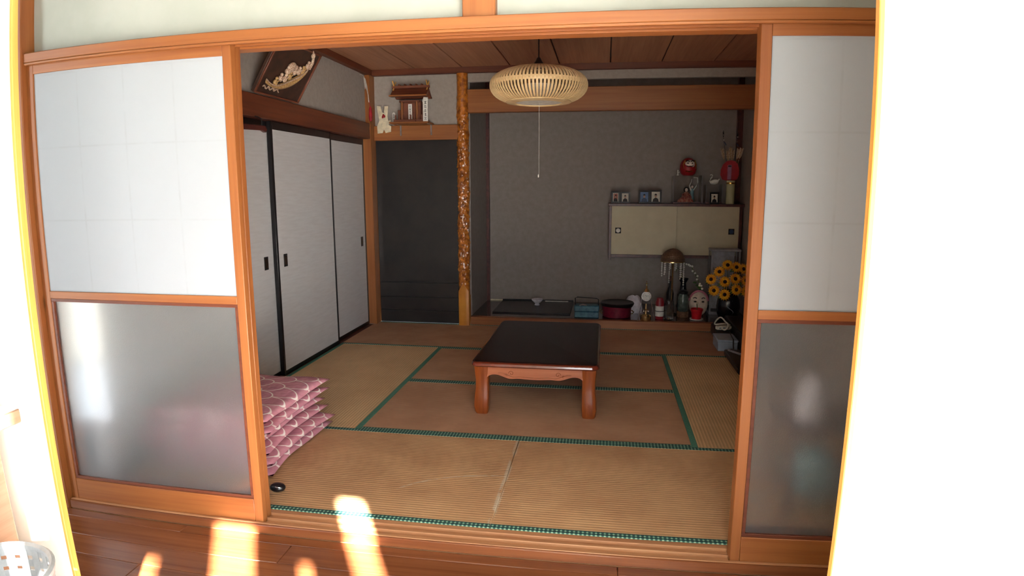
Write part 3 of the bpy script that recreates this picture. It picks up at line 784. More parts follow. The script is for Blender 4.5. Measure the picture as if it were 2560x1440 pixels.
# dark bar at the head of the closet doors
t = thing('hanging_bar', (.03, 1.30, 1.778), 'dark brown wooden bar hooked under the rail before the closet doors', 'bar')
MB().prism([(.95, 1.664), (1.49, 1.690), (1.53, 1.678), (1.545, 1.700), (1.52, 1.722), (.95, 1.702)], 'X', .060, .085).build('bar', 'rosewood', t, bevel=.003)
MB().tube([(.072, 1.50, 1.715), (.072, 1.50, 1.762), (.05, 1.50, 1.775), (.027, 1.50, 1.781)], .004).build('hook', 'black_iron', t, smooth=True)
MB().tube([(.072, 1.00, 1.69), (.072, 1.00, 1.762), (.05, 1.00, 1.775), (.027, 1.00, 1.781)], .004).build('hook', 'black_iron', t, smooth=True)

# ------------------------------------------------------------------ house shrine and its papers
t = thing('wall_shelf', (.435, 3.48, 1.905), 'plain wooden shrine shelf on the rail, held by two metal brackets', 'shelf')
B('board', 'cedar_X', t, .250, .618, 3.40, 3.605, 1.9055, 1.921, .002)
for x in (.303, .600):
    mb = MB(); mb.box(x - .006, x + .006, 3.568, 3.575, 1.810, 1.905); mb.box(x - .006, x + .006, 3.45, 3.575, 1.902, 1.906); mb.build('bracket', 'steel', t)
def shrine():
    t = thing('house_shrine', (.432, 3.49, 1.921), 'small unpainted wooden house shrine with ridged roof on the wall shelf', 'shrine')
    W = 'shrine_wood'; z = 1.921
    B('plinth', W, t, .285, .585, 3.42, 3.59, z, z + .022, .002)
    B('step', W, t, .36, .50, 3.405, 3.42, z, z + .012, .001)
    B('body', W, t, .340, .525, 3.50, 3.585, z + .022, z + .200, .002)
    for x in (.357, .500): MB().lathe([(.011, z + .022), (.011, z + .190)], 12, (x, 3.455, 0)).build('column', 'cedar_Z', t, smooth=True)
    for x in (.393, .464): B('door_leaf', W, t, x - .033, x + .033, 3.492, 3.4995, z + .030, z + .165, .001)
    B('lintel', W, t, .335, .525, 3.445, 3.465, z + .178, z + .196, .001)
    for sx in (-1, 1): B('side_wing', W, t, .432 + sx * .115 - .025, .432 + sx * .115 + .025, 3.53, 3.56, z + .022, z + .12, .001)
    # roof: two slopes, ridge along x, flared eaves
    for s_, n_ in ((-1, 'front_slope'), (1, 'rear_slope')):
        pts = [(3.50, z + .315), (3.50 + s_ * .045, z + .275), (3.50 + s_ * .085, z + .243), (3.50 + s_ * .105, z + .237), (3.50 + s_ * .105, z + .225), (3.50 + s_ * .07, z + .225), (3.50, z + .285)]
        MB().prism(pts, 'X', .262, .604).build(n_, 'shrine_wood', t)
    B('eave_board', 'cedar_X', t, .256, .610, 3.388, 3.404, z + .226, z + .240, .001)
    B('ridge', W, t, .255, .612, 3.485, 3.515, z + .312, z + .335, .002)
    for x in (.272, .592):
        mb = MB()
        for s_ in (-1, 1): mb.tube([(x, 3.50 - s_ * .03, z + .29), (x, 3.50 + s_ * .045, z + .375)], .006, 6)
        mb.build('crossed_finial', 'gold_Z', t)
    for k in range(5): MB().tube([(.325 + .054 * k, 3.478, z + .341), (.325 + .054 * k, 3.522, z + .341)], .0075, 8).build('ridge_log', W, t, smooth=True)
    for k in range(8): B('fence_picket', W, t, .300 + .036 * k, .312 + .036 * k, 3.418, 3.424, z + .022, z + .062)
shrine()
def slip(name, x0, x1, y, z0, z1, lab, marks, roof=0, grp=None, lean=0):
    t = thing(name, ((x0 + x1) / 2, y, z0), lab, 'talisman', grp)
    xm = (x0 + x1) / 2
    poly = [(x0, z0), (x1, z0), (x1, z1 - roof), (xm, z1), (x0, z1 - roof)] if roof else [(x0, z0), (x1, z0), (x1, z1), (x0, z1)]
    MB().prism(poly, 'Y', y - .003, y + .003).build('paper', 'paper_white', t)
    mb = MB(); r = random.Random(marks)
    n = 5; h = (z1 - z0 - roof) / (n + .6); wd = (x1 - x0) * .34
    for k in range(n):
        zc = z0 + h * (k + .7)
        for q in range(3): mb.box(xm - wd * (.5 + .5 * r.random()) * .8, xm + wd * (.5 + .5 * r.random()) * .8, y - .0038, y - .0028, zc + (q - 1) * h * .27 - h * .05, zc + (q - 1) * h * .27 + h * .05)
        mb.box(xm + (r.random() - .5) * wd * .5 - .001, xm + (r.random() - .5) * wd * .5 + .0015, y - .0038, y - .0028, zc - h * .36, zc + h * .36)
    mb.build('brush_writing', 'ink', t)
    return t
slip('paper_talisman', .414, .449, 3.470, 1.944, 2.086, 'narrow white talisman with black brush writing between the shrine columns', 1)
slip('paper_talisman', .570, .616, 3.412, 1.9215, 2.132, 'broad white talisman with black brush writing leaning beside the shrine', 2, .012)
slip('paper_talisman', .222, .249, 3.580, 1.9055, 2.030, 'small white talisman with black writing between shrine and cut paper', 3, .008)
t = thing('paper_cover', (.585, 3.53, 2.09), 'folded white paper tucked under the shrine eave', 'paper')
MB().prism([(.545, 2.105), (.585, 2.095), (.604, 2.118), (.602, 2.143), (.560, 2.146)], 'Y', 3.470, 3.476).build('sheet', 'paper_white', t)
# cut white paper (shide) hung before the rail by the corner post
t = thing('cut_paper', (.145, 3.55, 1.83), 'white zigzag-cut ritual paper hanging by the corner post', 'paper')
poly = [(.078, 1.832), (.128, 1.836), (.142, 1.868), (.158, 1.836), (.212, 1.846), (.214, 1.898), (.188, 1.912), (.210, 1.935), (.212, 1.957), (.186, 1.948), (.180, 1.99), (.190, 2.086), (.150, 2.083), (.146, 2.02), (.128, 2.028), (.112, 2.086), (.076, 2.090), (.086, 2.02), (.098, 1.95), (.074, 1.90)]
MB().prism(poly, 'Y', 3.556, 3.559).build('sheet', 'paper_cream', t)
mb = MB()
for a, b in ((.140, 2.00), (.134, 1.985), (.150, 1.99)): mb.ball((a, 3.555, b), .010, .002, .013, 8, 6)
mb.build('painted_mark', 'red_paint', t)
MB().tube([(.13, 3.557, 2.085), (.125, 3.60, 2.10), (.12, 3.612, 2.105)], .002, 5).build('string', 'paper_white', t)
t = thing('paper_streamer', (.045, 3.43, 2.02), 'white paper streamer and red tassel hanging on the corner post', 'ornament')
MB().prism([(3.335, 2.318), (3.372, 2.312), (3.415, 2.25), (3.44, 2.17), (3.452, 2.11), (3.44, 2.11), (3.425, 2.18), (3.395, 2.225), (3.378, 2.25), (3.365, 2.215), (3.35, 2.26)], 'X', .040, .043).build('streamer', 'paper_white', t)
MB().tube([(.042, 3.452, 2.13), (.042, 3.470, 2.06)], .003, 6).build('cord', 'red_paint', t)
MB().lathe([(.006, 2.075), (.014, 2.05), (.017, 1.98), (.012, 1.94)], 12, (.045, 3.472, 0)).build('tassel', 'red_paper', t, smooth=True)
MB().tube([(.041, 3.353, 2.314), (.034, 3.36, 2.33), (.012, 3.37, 2.345), (-.013, 3.37, 2.35)], .0018, 5).build('string', 'paper_white', t)

# ------------------------------------------------------------------ alcove wall cabinet
t = thing('wall_cabinet', (2.92, 4.35, .58), 'cream sliding-door cabinet in red-brown frame mounted on the alcove wall', 'cabinet')
B('top_board', 'rosewood', t, 2.258, 3.598, 4.185, 4.50, 1.134, 1.160, .003)
B('side_board', 'rosewood', t, 2.268, 2.294, 4.20, 4.50, .585, 1.134, .002)
B('side_board', 'rosewood', t, 3.560, 3.584, 4.20, 4.50, .585, 1.134, .002)
B('bottom_board', 'rosewood', t, 2.294, 3.560, 4.205, 4.50, .612, .642, .002)
B('back_board', 'rosewood', t, 2.294, 3.560, 4.48, 4.499, .642, 1.134)
for x0, x1, y, hx, hm in ((2.294, 2.945, 4.215, 2.362, 'paper_white'), (2.900, 3.560, 4.232, 3.490, 'teal_dark')):
    d = B('sliding_door', 'cabinet_panel', t, x0, x1, y, y + .014, .642, 1.134, .001)
    B('pull_plate', 'ink', d, hx - .029, hx + .029, y - .002, y + .001, .856, .914, .001)
    MB().lathe([(.022, 0), (.022, .003), (0, .003)], 20).xf(Matrix.Translation((hx, y - .0015, .885)) @ Matrix.Rotation(PI / 2, 4, 'X')).build('pull_cup', hm, d, smooth=True)
# ---- things on the cabinet
ZT = 1.1605
def photo_frame(x0, x1, h, y, lab, bgm, suit, tilt=.12, border=.016, mount=None):
    t = thing('photo_frame', ((x0 + x1) / 2, y, ZT), lab, 'photo frame', 'portrait frames on the alcove cabinet')
    M = Matrix.Translation((0, y, ZT)) @ Matrix.Rotation(-tilt, 4, 'X') @ Matrix.Translation((0, -y, -ZT))
    fr = MB(); z0 = ZT; z1 = ZT + h; b = border
    fr.box(x0, x1, y - .008, y + .006, z0, z0 + b); fr.box(x0, x1, y - .008, y + .006, z1 - b, z1); fr.box(x0, x0 + b, y - .008, y + .006, z0 + b, z1 - b); fr.box(x1 - b, x1, y - .008, y + .006, z0 + b, z1 - b)
    fr.xf(M).build('frame', 'black_lacquer', t, bevel=.001)
    p = MB().box(x0 + b, x1 - b, y - .001, y + .003, z0 + b, z1 - b).xf(M).build('photograph', bgm, t)
    if mount:
        q = .007
        MB().box(x0 + b + q, x1 - b - q, y - .002, y, z0 + b + q, z1 - b - q).xf(M).build('print', mount, p)
    xm = (x0 + x1) / 2; wd = (x1 - x0) / 2 - b; zb = z0 + b; hh = h - 2 * b
    MB().prism([(xm - wd * .75, zb + .001), (xm + wd * .75, zb + .001), (xm + wd * .62, zb + hh * .26), (xm + wd * .2, zb + hh * .40), (xm - wd * .2, zb + hh * .40), (xm - wd * .62, zb + hh * .26)], 'Y', y - .0035, y - .002).xf(M).build('dark_suit', suit, p)
    mb = MB(); mb.prism([(xm + wd * .27 * math.cos(a), zb + hh * .58 + hh * .19 * math.sin(a)) for a in [k * PI / 8 for k in range(16)]], 'Y', y - .004, y - .002); mb.xf(M).build('face', 'photo_skin', p)
    mb = MB(); mb.prism([(xm + wd * .31 * math.cos(a), zb + hh * .64 + hh * .18 * math.sin(a)) for a in [k * PI / 8 for k in range(0, 9)]], 'Y', y - .0045, y - .0025); mb.xf(M).build('hair', 'ink', p)
    yb = y + .0065 + tilt * h * .62; zb_ = ZT + h * .60
    MB().prism([(yb, zb_), (yb + .004, zb_ + .004), (y + .044, ZT), (y + .040, ZT)], 'X', xm - .012, xm + .012).build('easel_back', 'black_lacquer', t)
photo_frame(2.287, 2.374, .120, 4.245, 'black portrait frame with pale mount at the free end of the cabinet top', 'photo_bg', 'ink', mount='doll_red')
photo_frame(2.378, 2.476, .116, 4.245, 'black portrait frame of a dark-suited sitter on pale ground, by the mounted portrait', 'photo_bg', 'ink')
photo_frame(2.563, 2.674, .130, 4.245, 'black portrait frame with a blue-toned picture', 'photo_blue', 'teal_dark')
photo_frame(2.675, 2.790, .134, 4.245, 'black portrait frame touching the blue-toned one, sitter with dark hair', 'photo_bg', 'ink')
photo_frame(3.257, 3.350, .115, 4.196, 'small black portrait frame standing before the swan case', 'photo_bg', 'ink')
def glass_case(name, x0, x1, y0, y1, z0, z1, lab, cat, wood_, base=.015, edge=.004, edgemat='case_grey'):
    t = thing(name, ((x0 + x1) / 2, (y0 + y1) / 2, z0), lab, cat)
    B('base', wood_, t, x0, x1, y0, y1, z0, z0 + base, .001)
    mb = MB(); e = edge; g = .0015
    B('glass_pane', 'clear_glass', t, x0 + e, x1 - e, y0, y0 + g, z0 + base, z1 - e)
    B('glass_pane', 'clear_glass', t, x0, x0 + g, y0 + e, y1 - e, z0 + base, z1 - e)
    B('glass_pane', 'clear_glass', t, x1 - g, x1, y0 + e, y1 - e, z0 + base, z1 - e)
    B('glass_top', 'clear_glass', t, x0, x1, y0, y1, z1 - e * .8, z1)
    for x in (x0, x1 - e):
        for y in (y0, y1 - e): B('edge_strip', edgemat, t, x, x + e, y, y + e, z0 + base, z1)
    return t
glass_case('doll_case', 2.905, 3.185, 4.24, 4.46, ZT, 1.440, 'clear glass display case holding a seated doll, on the cabinet top', 'display case', 'rosewood', edge=.003)
# seated doll in the case
t = thing('seated_doll', (3.04, 4.312, ZT + .015), 'seated kimono doll with black hair inside the clear case', 'doll')
z = ZT + .015
loft([(z, sq(3.035, 4.312, .085, .06, 2.5)), (z + .02, sq(3.035, 4.312, .075, .055, 2.5)), (z + .05, sq(3.04, 4.317, .045, .036, 2.2)), (z + .085, sq(3.042, 4.319, .030, .024, 2.2)), (z + .105, sq(3.042, 4.319, .012, .012, 2))]).build('kimono', 'doll_red', t, smooth=True)
MB().ball((3.042, 4.314, z + .122), .017, .016, .020).build('face', 'skin_white', t, smooth=True)
MB().ball((3.042, 4.324, z + .124), .027, .020, .028).build('hair', 'ink', t, smooth=True)
mb = MB()
for s_ in (-1, 1): mb.tube([(3.042 + s_ * .03, 4.312, z + .075), (3.042 + s_ * .04, 4.272, z + .05), (3.042 + s_ * .012, 4.257, z + .045)], .013, 8, .007)
mb.build('sleeves', 'doll_red', t, smooth=True)
t = thing('standing_doll', (3.125, 4.424, ZT + .015), 'slim pale-blue standing figure with raised white arm inside the clear case', 'doll')
MB().lathe([(.026, z), (.024, z + .03), (.018, z + .09), (.016, z + .12), (.010, z + .135)], 14, (3.112, 4.414, 0)).build('robe', 'doll_blue', t, smooth=True)
MB().ball((3.112, 4.412, z + .150), .013, .012, .016).build('head', 'skin_white', t, smooth=True)
MB().tube([(3.100, 4.409, z + .118), (3.082, 4.399, z + .165), (3.100, 4.394, z + .205), (3.103, 4.394, z + .232)], .007, 8, .004).build('raised_arm', 'paper_white', t, smooth=True)
MB().tube([(3.122, 4.409, z + .115), (3.150, 4.402, z + .16), (3.162, 4.394, z + .20), (3.160, 4.394, z + .245), (3.12, 4.394, z + .250)], .006, 8, .004).build('scarf', 'paper_white', t, smooth=True)
# daruma on the case
t = thing('daruma_doll', (3.055, 4.34, 1.4405), 'round red daruma doll with painted white face sitting on the clear case', 'doll')
mb = MB(); mb.lathe([(.045, 0), (.072, .02), (.084, .065), (.082, .105), (.066, .145), (.035, .172), (0, .180)], 28, (3.055, 4.34, 1.4405)); mb.build('body', 'red_paint', t, smooth=True)
mb = MB(); mb.ball((3.062, 4.277, 1.553), .050, .022, .044, 16, 10); mb.build('face', 'skin_white', t, smooth=True)
mb = MB()
for s_ in (-1, 1):
    mb.ball((3.062 + s_ * .021, 4.256, 1.562), .006, .004, .006)
    mb.tube([(3.062 + s_ * .006, 4.255, 1.578), (3.062 + s_ * .022, 4.256, 1.588), (3.062 + s_ * .040, 4.264, 1.580)], .005, 6)
mb.tube([(3.028, 4.262, 1.537), (3.048, 4.254, 1.531), (3.062, 4.252, 1.534), (3.076, 4.254, 1.531), (3.096, 4.262, 1.537)], .004, 6)
mb.build('brows_and_moustache', 'ink', t, smooth=True)
MB().tube([(3.045, 4.256, 1.522), (3.062, 4.252, 1.520), (3.079, 4.256, 1.522)], .004, 6).build('mouth', 'red_paint', t)
mb = MB()
for s_ in (-1, 1):
    mb.tube([(3.062 + s_ * .055, 4.275, 1.51), (3.062 + s_ * .063, 4.285, 1.55), (3.062 + s_ * .045, 4.285, 1.595)], .005, 6)
mb.tube([(3.02, 4.262, 1.486), (3.055, 4.255, 1.478), (3.09, 4.262, 1.486)], .005, 6)
mb.build('gold_stripes', 'gold', t, smooth=True)
t = thing('white_figurine', (2.948, 4.285, 1.4405), 'tiny white figurine beside the daruma on the clear case', 'figurine')
MB().lathe([(.010, 0), (.010, .008), (.005, .015), (.006, .05), (.004, .056)], 10, (2.948, 4.285, 1.4405)).build('post', 'paper_white', t, smooth=True)
MB().tube([(2.948, 4.285, 1.466), (2.960, 4.282, 1.471), (2.965, 4.280, 1.480)], .004, 6).build('arm', 'paper_white', t, smooth=True)
glass_case('swan_case', 3.228, 3.388, 4.25, 4.44, ZT, 1.352, 'clear glass box with a white swan on its lid', 'display case', 'rosewood', edge=.003)
t = thing('swan_figurine', (3.305, 4.33, 1.3525), 'small white swan ornament with curved neck on the clear box', 'figurine')
mb = MB(); mb.ball((3.315, 4.33, 1.376), .042, .024, .024, 16, 10); mb.tube([(3.345, 4.33, 1.385), (3.362, 4.33, 1.402), (3.368, 4.33, 1.41)], .010, 8, .003)
mb.v = [(a, b, max(c, 1.3525)) for a, b, c in mb.v]; mb.build('body', 'paper_white', t, smooth=True)
MB().tube([(3.285, 4.33, 1.375), (3.272, 4.33, 1.388), (3.280, 4.33, 1.410), (3.294, 4.33, 1.428), (3.298, 4.33, 1.444), (3.288, 4.33, 1.452), (3.274, 4.33, 1.446)], .008, 8, .0045).build('neck', 'paper_white', t, smooth=True)
mb = MB()
for s_ in (-1, 1): mb.ball((3.325, 4.33 + s_ * .020, 1.386), .032, .008, .018)
mb.build('wings', 'paper_white', t, smooth=True)
# cream tube with red round packet and ritual arrows
tc = (3.468, 4.27)
t = thing('cream_canister', (tc[0], tc[1], ZT), 'tall cream cylindrical canister standing at the wall end of the cabinet top', 'canister')
MB().lathe([(.040, ZT), (.041, ZT + .006), (.041, ZT + .20), (.0395, ZT + .202), (.0395, ZT + .232), (.034, ZT + .232), (.034, ZT + .150), (0, ZT + .150)], 28, (tc[0], tc[1], 0)).build('tube', 'cream_tube', t, smooth=True)
MB().lathe([(.0405, ZT + .196), (.0425, ZT + .198), (.0425, ZT + .212), (.0405, ZT + .214), (.0405, ZT + .196)], 28, (tc[0], tc[1], 0)).build('band', 'gold', t, smooth=True)
t = thing('red_packet', (3.455, 4.27, 1.39), 'round glossy red fan-shaped packet stuck in the cream canister', 'packet')
poly = [(3.450, 1.393), (3.42, 1.393), (3.383, 1.402), (3.364, 1.445), (3.366, 1.50), (3.385, 1.55), (3.42, 1.583), (3.46, 1.592), (3.50, 1.585), (3.53, 1.555), (3.545, 1.50), (3.543, 1.445), (3.528, 1.402), (3.50, 1.393), (3.486, 1.393), (3.486, 1.312), (3.450, 1.312)]
MB().prism(poly, 'Y', 4.262, 4.278).build('body', 'red_paper', t, bevel=.004)
MB().box(3.43, 3.468, 4.258, 4.2625, 1.40, 1.545).build('label_strip', 'mauve_cloth', t, bevel=.001)
B('label_head', 'ink', t, 3.434, 3.464, 4.2565, 4.2585, 1.527, 1.541)
arr = [(-.100, 1.72, 'a', 0), (-.072, 1.87, 'c', 1), (-.043, 1.70, 'b', 2), (-.014, 1.73, 'a', 0), (.014, 1.705, 'b', 1), (.043, 1.85, 'c', 2), (.072, 1.72, 'a', 1), (.100, 1.725, 'b', 0)]
for i, (tx, zt, kd, ly) in enumerate(arr):
    y0 = 4.284 + .006 * ly; sl_ = tx / .455; x0 = 3.468 + sl_ * (1.312 - 1.27); x1 = 3.468 + sl_ * (zt - 1.27)
    t = thing('ritual_arrow', (x0, y0, 1.312), ('gilt-feathered arrow' if kd == 'a' else 'pale-feathered arrow' if kd == 'b' else 'long dark-tipped arrow with white bell') + ' fanning out behind the red packet', 'arrow', 'arrows in the cream canister')
    d = Vector((x1 - x0, 0, zt - 1.312)); p0 = Vector((x0, y0, 1.312))
    def at_(u): return p0 + d * u
    MB().tube([p0, at_(1)], .0018, 6).build('shaft', 'ink' if kd == 'c' else 'gold', t, smooth=True)
    ux = Vector((d.z, 0, -d.x)).normalized()
    mb = MB()
    if kd != 'c':
        for s_ in (-1, 1):
            a, b, c_, e = at_(.70), at_(.78) + ux * s_ * .015, at_(.98) + ux * s_ * .019, at_(.95)
            mb.add([a, b, c_, e, a + Vector((0, .0015, 0)), b + Vector((0, .0015, 0)), c_ + Vector((0, .0015, 0)), e + Vector((0, .0015, 0))], [(0, 1, 2, 3), (7, 6, 5, 4), (0, 4, 5, 1), (1, 5, 6, 2), (2, 6, 7, 3), (3, 7, 4, 0)])
        mb.build('feather', 'feather', t)
        MB().ball(tuple(at_(.67) + Vector((0, 0, 0))), .0045 if ly == 0 else .0035).build('bell', 'silver', t, smooth=True)
    else:
        MB().lathe([(.005, 0), (.007, .02), (.002, .06)], 8, tuple(at_(.92))).build('tip', 'ink', t, smooth=True)
        MB().ball(tuple(at_(.945) + Vector((0, -.004, 0))), .008).build('bell', 'silver', t, smooth=True)
        MB().ball(tuple(at_(.86)), .007).build('bell', 'silver', t, smooth=True)
        MB().tube([at_(.82), at_(.81) + Vector((.012, 0, -.004)), at_(.79) + Vector((.018, 0, -.012))], .005, 6).build('bow', 'teal_dark', t, smooth=True)

# ------------------------------------------------------------------ things on the alcove floor
ZA = .0800
t = thing('lacquer_board', (1.50, 4.13, ZA), 'long black lacquer display board lying on the alcove floor', 'board')
B('panel', 'black_lacquer', t, 1.130, 1.905, 3.80, 4.47, ZA, ZA + .012, .003)
B('raised_edge', 'black_lacquer', t, 1.130, 1.905, 4.45, 4.47, ZA + .012, ZA + .024, .002)
t = thing('small_bowl', (1.530, 4.21, ZA + .012), 'small white footed bowl on the black lacquer board', 'bowl')
MB().lathe([(.026, 0), (.028, .004), (.020, .018), (.036, .030), (.056, .052), (.061, .066), (.057, .066), (.034, .036), (0, .028)], 28, (1.535, 4.21, ZA + .012)).build('bowl', 'cloth_white', t, smooth=True)
t = thing('white_stick', (1.75, 4.42, ZA + .012), 'thin white stick lying on the black lacquer board', 'stick')
MB().tube([(1.60, 4.425, ZA + .0165), (1.85, 4.425, ZA + .0165)], .0045, 6).build('stick', 'paper_white', t)
t = thing('carry_box', (2.075, 3.74, ZA), 'teal-blue box with dark wire handle on the alcove floor', 'box')
B('body', 'teal', t, 1.953, 2.185, 3.685, 3.80, ZA, ZA + .058, .006); B('lid', 'teal', t, 1.950, 2.188, 3.681, 3.804, ZA + .058, ZA + .118, .008)
MB().tube([(1.958, 3.74, ZA + .11), (1.956, 3.74, ZA + .182), (1.975, 3.74, ZA + .190), (2.08, 3.74, ZA + .186), (2.165, 3.74, ZA + .180), (2.180, 3.74, ZA + .172), (2.180, 3.74, ZA + .11)], .005, 8).build('handle', 'black_iron', t, smooth=True)
MB().tube([(2.0, 3.69, ZA + .118), (2.03, 3.685, ZA + .130), (2.07, 3.685, ZA + .122)], .006, 6).build('clasp', 'steel', t, smooth=True)
t = thing('lacquer_tub', (2.358, 3.83, ZA), 'round maroon lacquer tub with black rimmed lid', 'tub')
MB().lathe([(.128, 0), (.136, .006), (.142, .085), (.145, .110), (0, .110)], 40, (2.358, 3.80, ZA)).build('tub', 'maroon', t, smooth=True)
MB().lathe([(.147, .098), (.160, .118), (.164, .130), (.158, .140), (.145, .136), (.10, .130), (0, .128)], 40, (2.362, 3.81, ZA)).build('lid', 'black_lacquer', t, smooth=True)
for s_ in (-1, 1): MB().tube([(2.358 + s_ * .142, 3.76, ZA + .07), (2.358 + s_ * .162, 3.75, ZA + .055), (2.358 + s_ * .142, 3.745, ZA + .035)], .006, 6).build('ring_handle', 'brass', t, smooth=True)
# crumpled cloth
t = thing('folded_cloth', (2.53, 4.05, ZA), 'crumpled white cloth lying behind the maroon tub', 'cloth')
mb = MB(); n = 16; v = []; f = []
for i in range(n + 1):
    for j in range(n + 1):
        u, w_ = -1 + 2 * i / n, -1 + 2 * j / n
        v.append((2.53 + .10 * u, 4.05 + .10 * w_, ZA + max(0.0, (.165 * (1 - u ** 4) * (1 - w_ ** 2) + .02 * noise.noise(Vector((u * 3, w_ * 3, 2)))))))
for i in range(n):
    for j in range(n): f.append((i * 17 + j, (i + 1) * 17 + j, (i + 1) * 17 + j + 1, i * 17 + j + 1))
mb.add(v, f); mb.build('cloth', 'cloth_white', t, smooth=True)
# anniversary clock
def clock():
    c = (2.628, 3.645); z = ZA
    t = thing('anniversary_clock', (c[0], c[1], z), 'gilt anniversary clock with round white dial under two slanting legs', 'clock')
    def L(p, n, m, k=24): return MB().lathe(p, k, (c[0], c[1], z)).build(n, m, t, smooth=True)
    L([(.050, 0), (.052, .004), (.052, .045), (.046, .052), (.030, .060), (0, .060)], 'base', 'brass')
    L([(.010, .06), (.008, .10), (.016, .105), (.008, .112), (.006, .16)], 'stem', 'brass', 12)
    for k in range(4):
        a = PI / 4 + k * PI / 2
        MB().ball((c[0] + .030 * math.cos(a), c[1] + .030 * math.sin(a), z + .092), .013).build('pendulum_ball', 'silver', t, smooth=True)
    MB().tube([(c[0] - .03, c[1], z + .092), (c[0] + .03, c[1], z + .092)], .003, 6).build('pendulum_bar', 'brass', t)
    for s_ in (-1, 1): MB().tube([(c[0] + s_ * .030, c[1] - .002, z + .235), (c[0] + s_ * .052, c[1] - .012, z + .14), (c[0] + s_ * .074, c[1] - .025, z)], .0062, 8).build('slanting_leg', 'silver', t, smooth=True)
    MB().lathe([(0, -.012), (.046, -.012), (.048, 0), (.046, .010), (0, .010)], 28).xf(Matrix.Translation((c[0], c[1], z + .232)) @ Matrix.Rotation(PI / 2, 4, 'X')).build('case', 'silver', t, smooth=True)
    d = MB().lathe([(0, 0), (.038, 0), (.038, .003), (0, .003)], 28).xf(Matrix.Translation((c[0], c[1] - .010, z + .232)) @ Matrix.Rotation(PI / 2, 4, 'X')).build('dial', 'paper_white', t, smooth=True)
    mb = MB()
    for k in range(12):
        a = k * PI / 6; mb.tube([(c[0] + .029 * math.cos(a), c[1] - .0135, z + .232 + .029 * math.sin(a)), (c[0] + .035 * math.cos(a), c[1] - .0135, z + .232 + .035 * math.sin(a))], .0012, 5)
    mb.build('hour_mark', 'ink', d)
    mb = MB(); mb.tube([(c[0], c[1] - .0145, z + .232), (c[0] - .014, c[1] - .0145, z + .246)], .0012, 5); mb.tube([(c[0], c[1] - .0145, z + .232), (c[0] + .022, c[1] - .0145, z + .240)], .0010, 5); mb.build('hand', 'ink', d)
    L([(.030, .276), (.022, .292), (.010, .305), (.006, .315), (.010, .322), (.004, .330), (.003, .345), (.018, .350), (.003, .354), (.003, .366), (.006, .370), (0, .376)], 'crown', 'brass', 16)
clock()
t = thing('drink_can', (2.763, 3.735, ZA), 'red can with white paper label next to the gilt clock', 'can')
MB().lathe([(.036, 0), (.040, .006), (.040, .165), (.034, .180), (.030, .200), (.022, .206), (0, .206)], 24, (2.763, 3.735, ZA)).build('body', 'can_red', t, smooth=True)
lb = MB().lathe([(.0405, .028), (.0412, .030), (.0412, .125), (.0405, .127)], 24, (2.763, 3.735, ZA)).build('label', 'paper_white', t, smooth=True)
MB().lathe([(.0413, .074), (.0418, .075), (.0418, .080), (.0413, .081)], 24, (2.763, 3.735, ZA)).build('label_line', 'ink', lb, smooth=True)
t = thing('fluted_glass_jar', (2.853, 3.755, ZA), 'clear fluted glass jar between the red can and the bead lamp', 'jar')
mb = MB(); v = []; f = []; n = 32
for r, z in ((.036, 0), (.044, .01), (.045, .12), (.043, .16), (.040, .178), (.036, .178), (.036, .02), (.001, .018)):
    for i in range(n): q = r * (1 + (.05 if i % 2 else -.02) * (1 if z > .005 and r > .04 else 0)); v.append((2.853 + q * math.cos(2 * PI * i / n), 3.755 + q * math.sin(2 * PI * i / n), ZA + z))
for j in range(7):
    for i in range(n): k = (i + 1) % n; f.append((j * n + i, j * n + k, (j + 1) * n + k, (j + 1) * n + i))
f.append(tuple(reversed(range(n)))); mb.add(v, f); mb.build('jar', 'crystal', t, smooth=True)
# bead lamp
def beadlamp():
    c = (2.895, 3.95); t = thing('bead_lamp', (c[0], c[1], ZA), 'table lamp with ribbed brown dome shade and hanging crystal beads', 'lamp')
    MB().lathe([(.060, ZA), (.062, ZA + .006), (.040, ZA + .016), (.012, ZA + .026), (.009, ZA + .05)], 24, (c[0], c[1], 0)).build('base', 'brass', t, smooth=True)
    MB().lathe([(.0085, ZA + .03), (.0085, .60), (.012, .605), (.006, .63), (.004, .70)], 14, (c[0], c[1], 0)).build('pole', 'brass', t, smooth=True)
    prof = []
    N = 13
    for k in range(N):
        a = k / (N - 1) * PI / 2; r = .115 * math.cos(a); z = .612 + .118 * math.sin(a)
        prof += [(max(r, .0) + .004, z), (max(r, .0) - .001 if k < N - 1 else 0, z + .006)]
    MB().lathe(prof, 32, (c[0] - .002, c[1], 0)).build('shade', 'rattan_brown', t, smooth=False)
    MB().lathe([(.112, .604), (.119, .606), (.119, .614), (.112, .616), (.112, .604)], 32, (c[0] - .002, c[1], 0)).build('shade_ring', 'brass', t, smooth=True)
    rnd = random.Random(5)
    for k in range(12):
        a = 2 * PI * k / 12 + .2; L = rnd.choice((5, 7, 9, 11)); mb = MB()
        x, y = c[0] + .108 * math.cos(a), c[1] + .108 * math.sin(a)
        if abs(math.cos(a)) < .5 and math.sin(a) < 0: L = 3
        mb.tube([(x, y, .606), (x, y, .606 - .021 * L)], .0008, 4)
        for q in range(L): mb.ball((x, y, .596 - .021 * q), .0075, .0075, .009, 8, 6)
        mb.build('bead_string', 'pearl', t, smooth=True)
beadlamp()
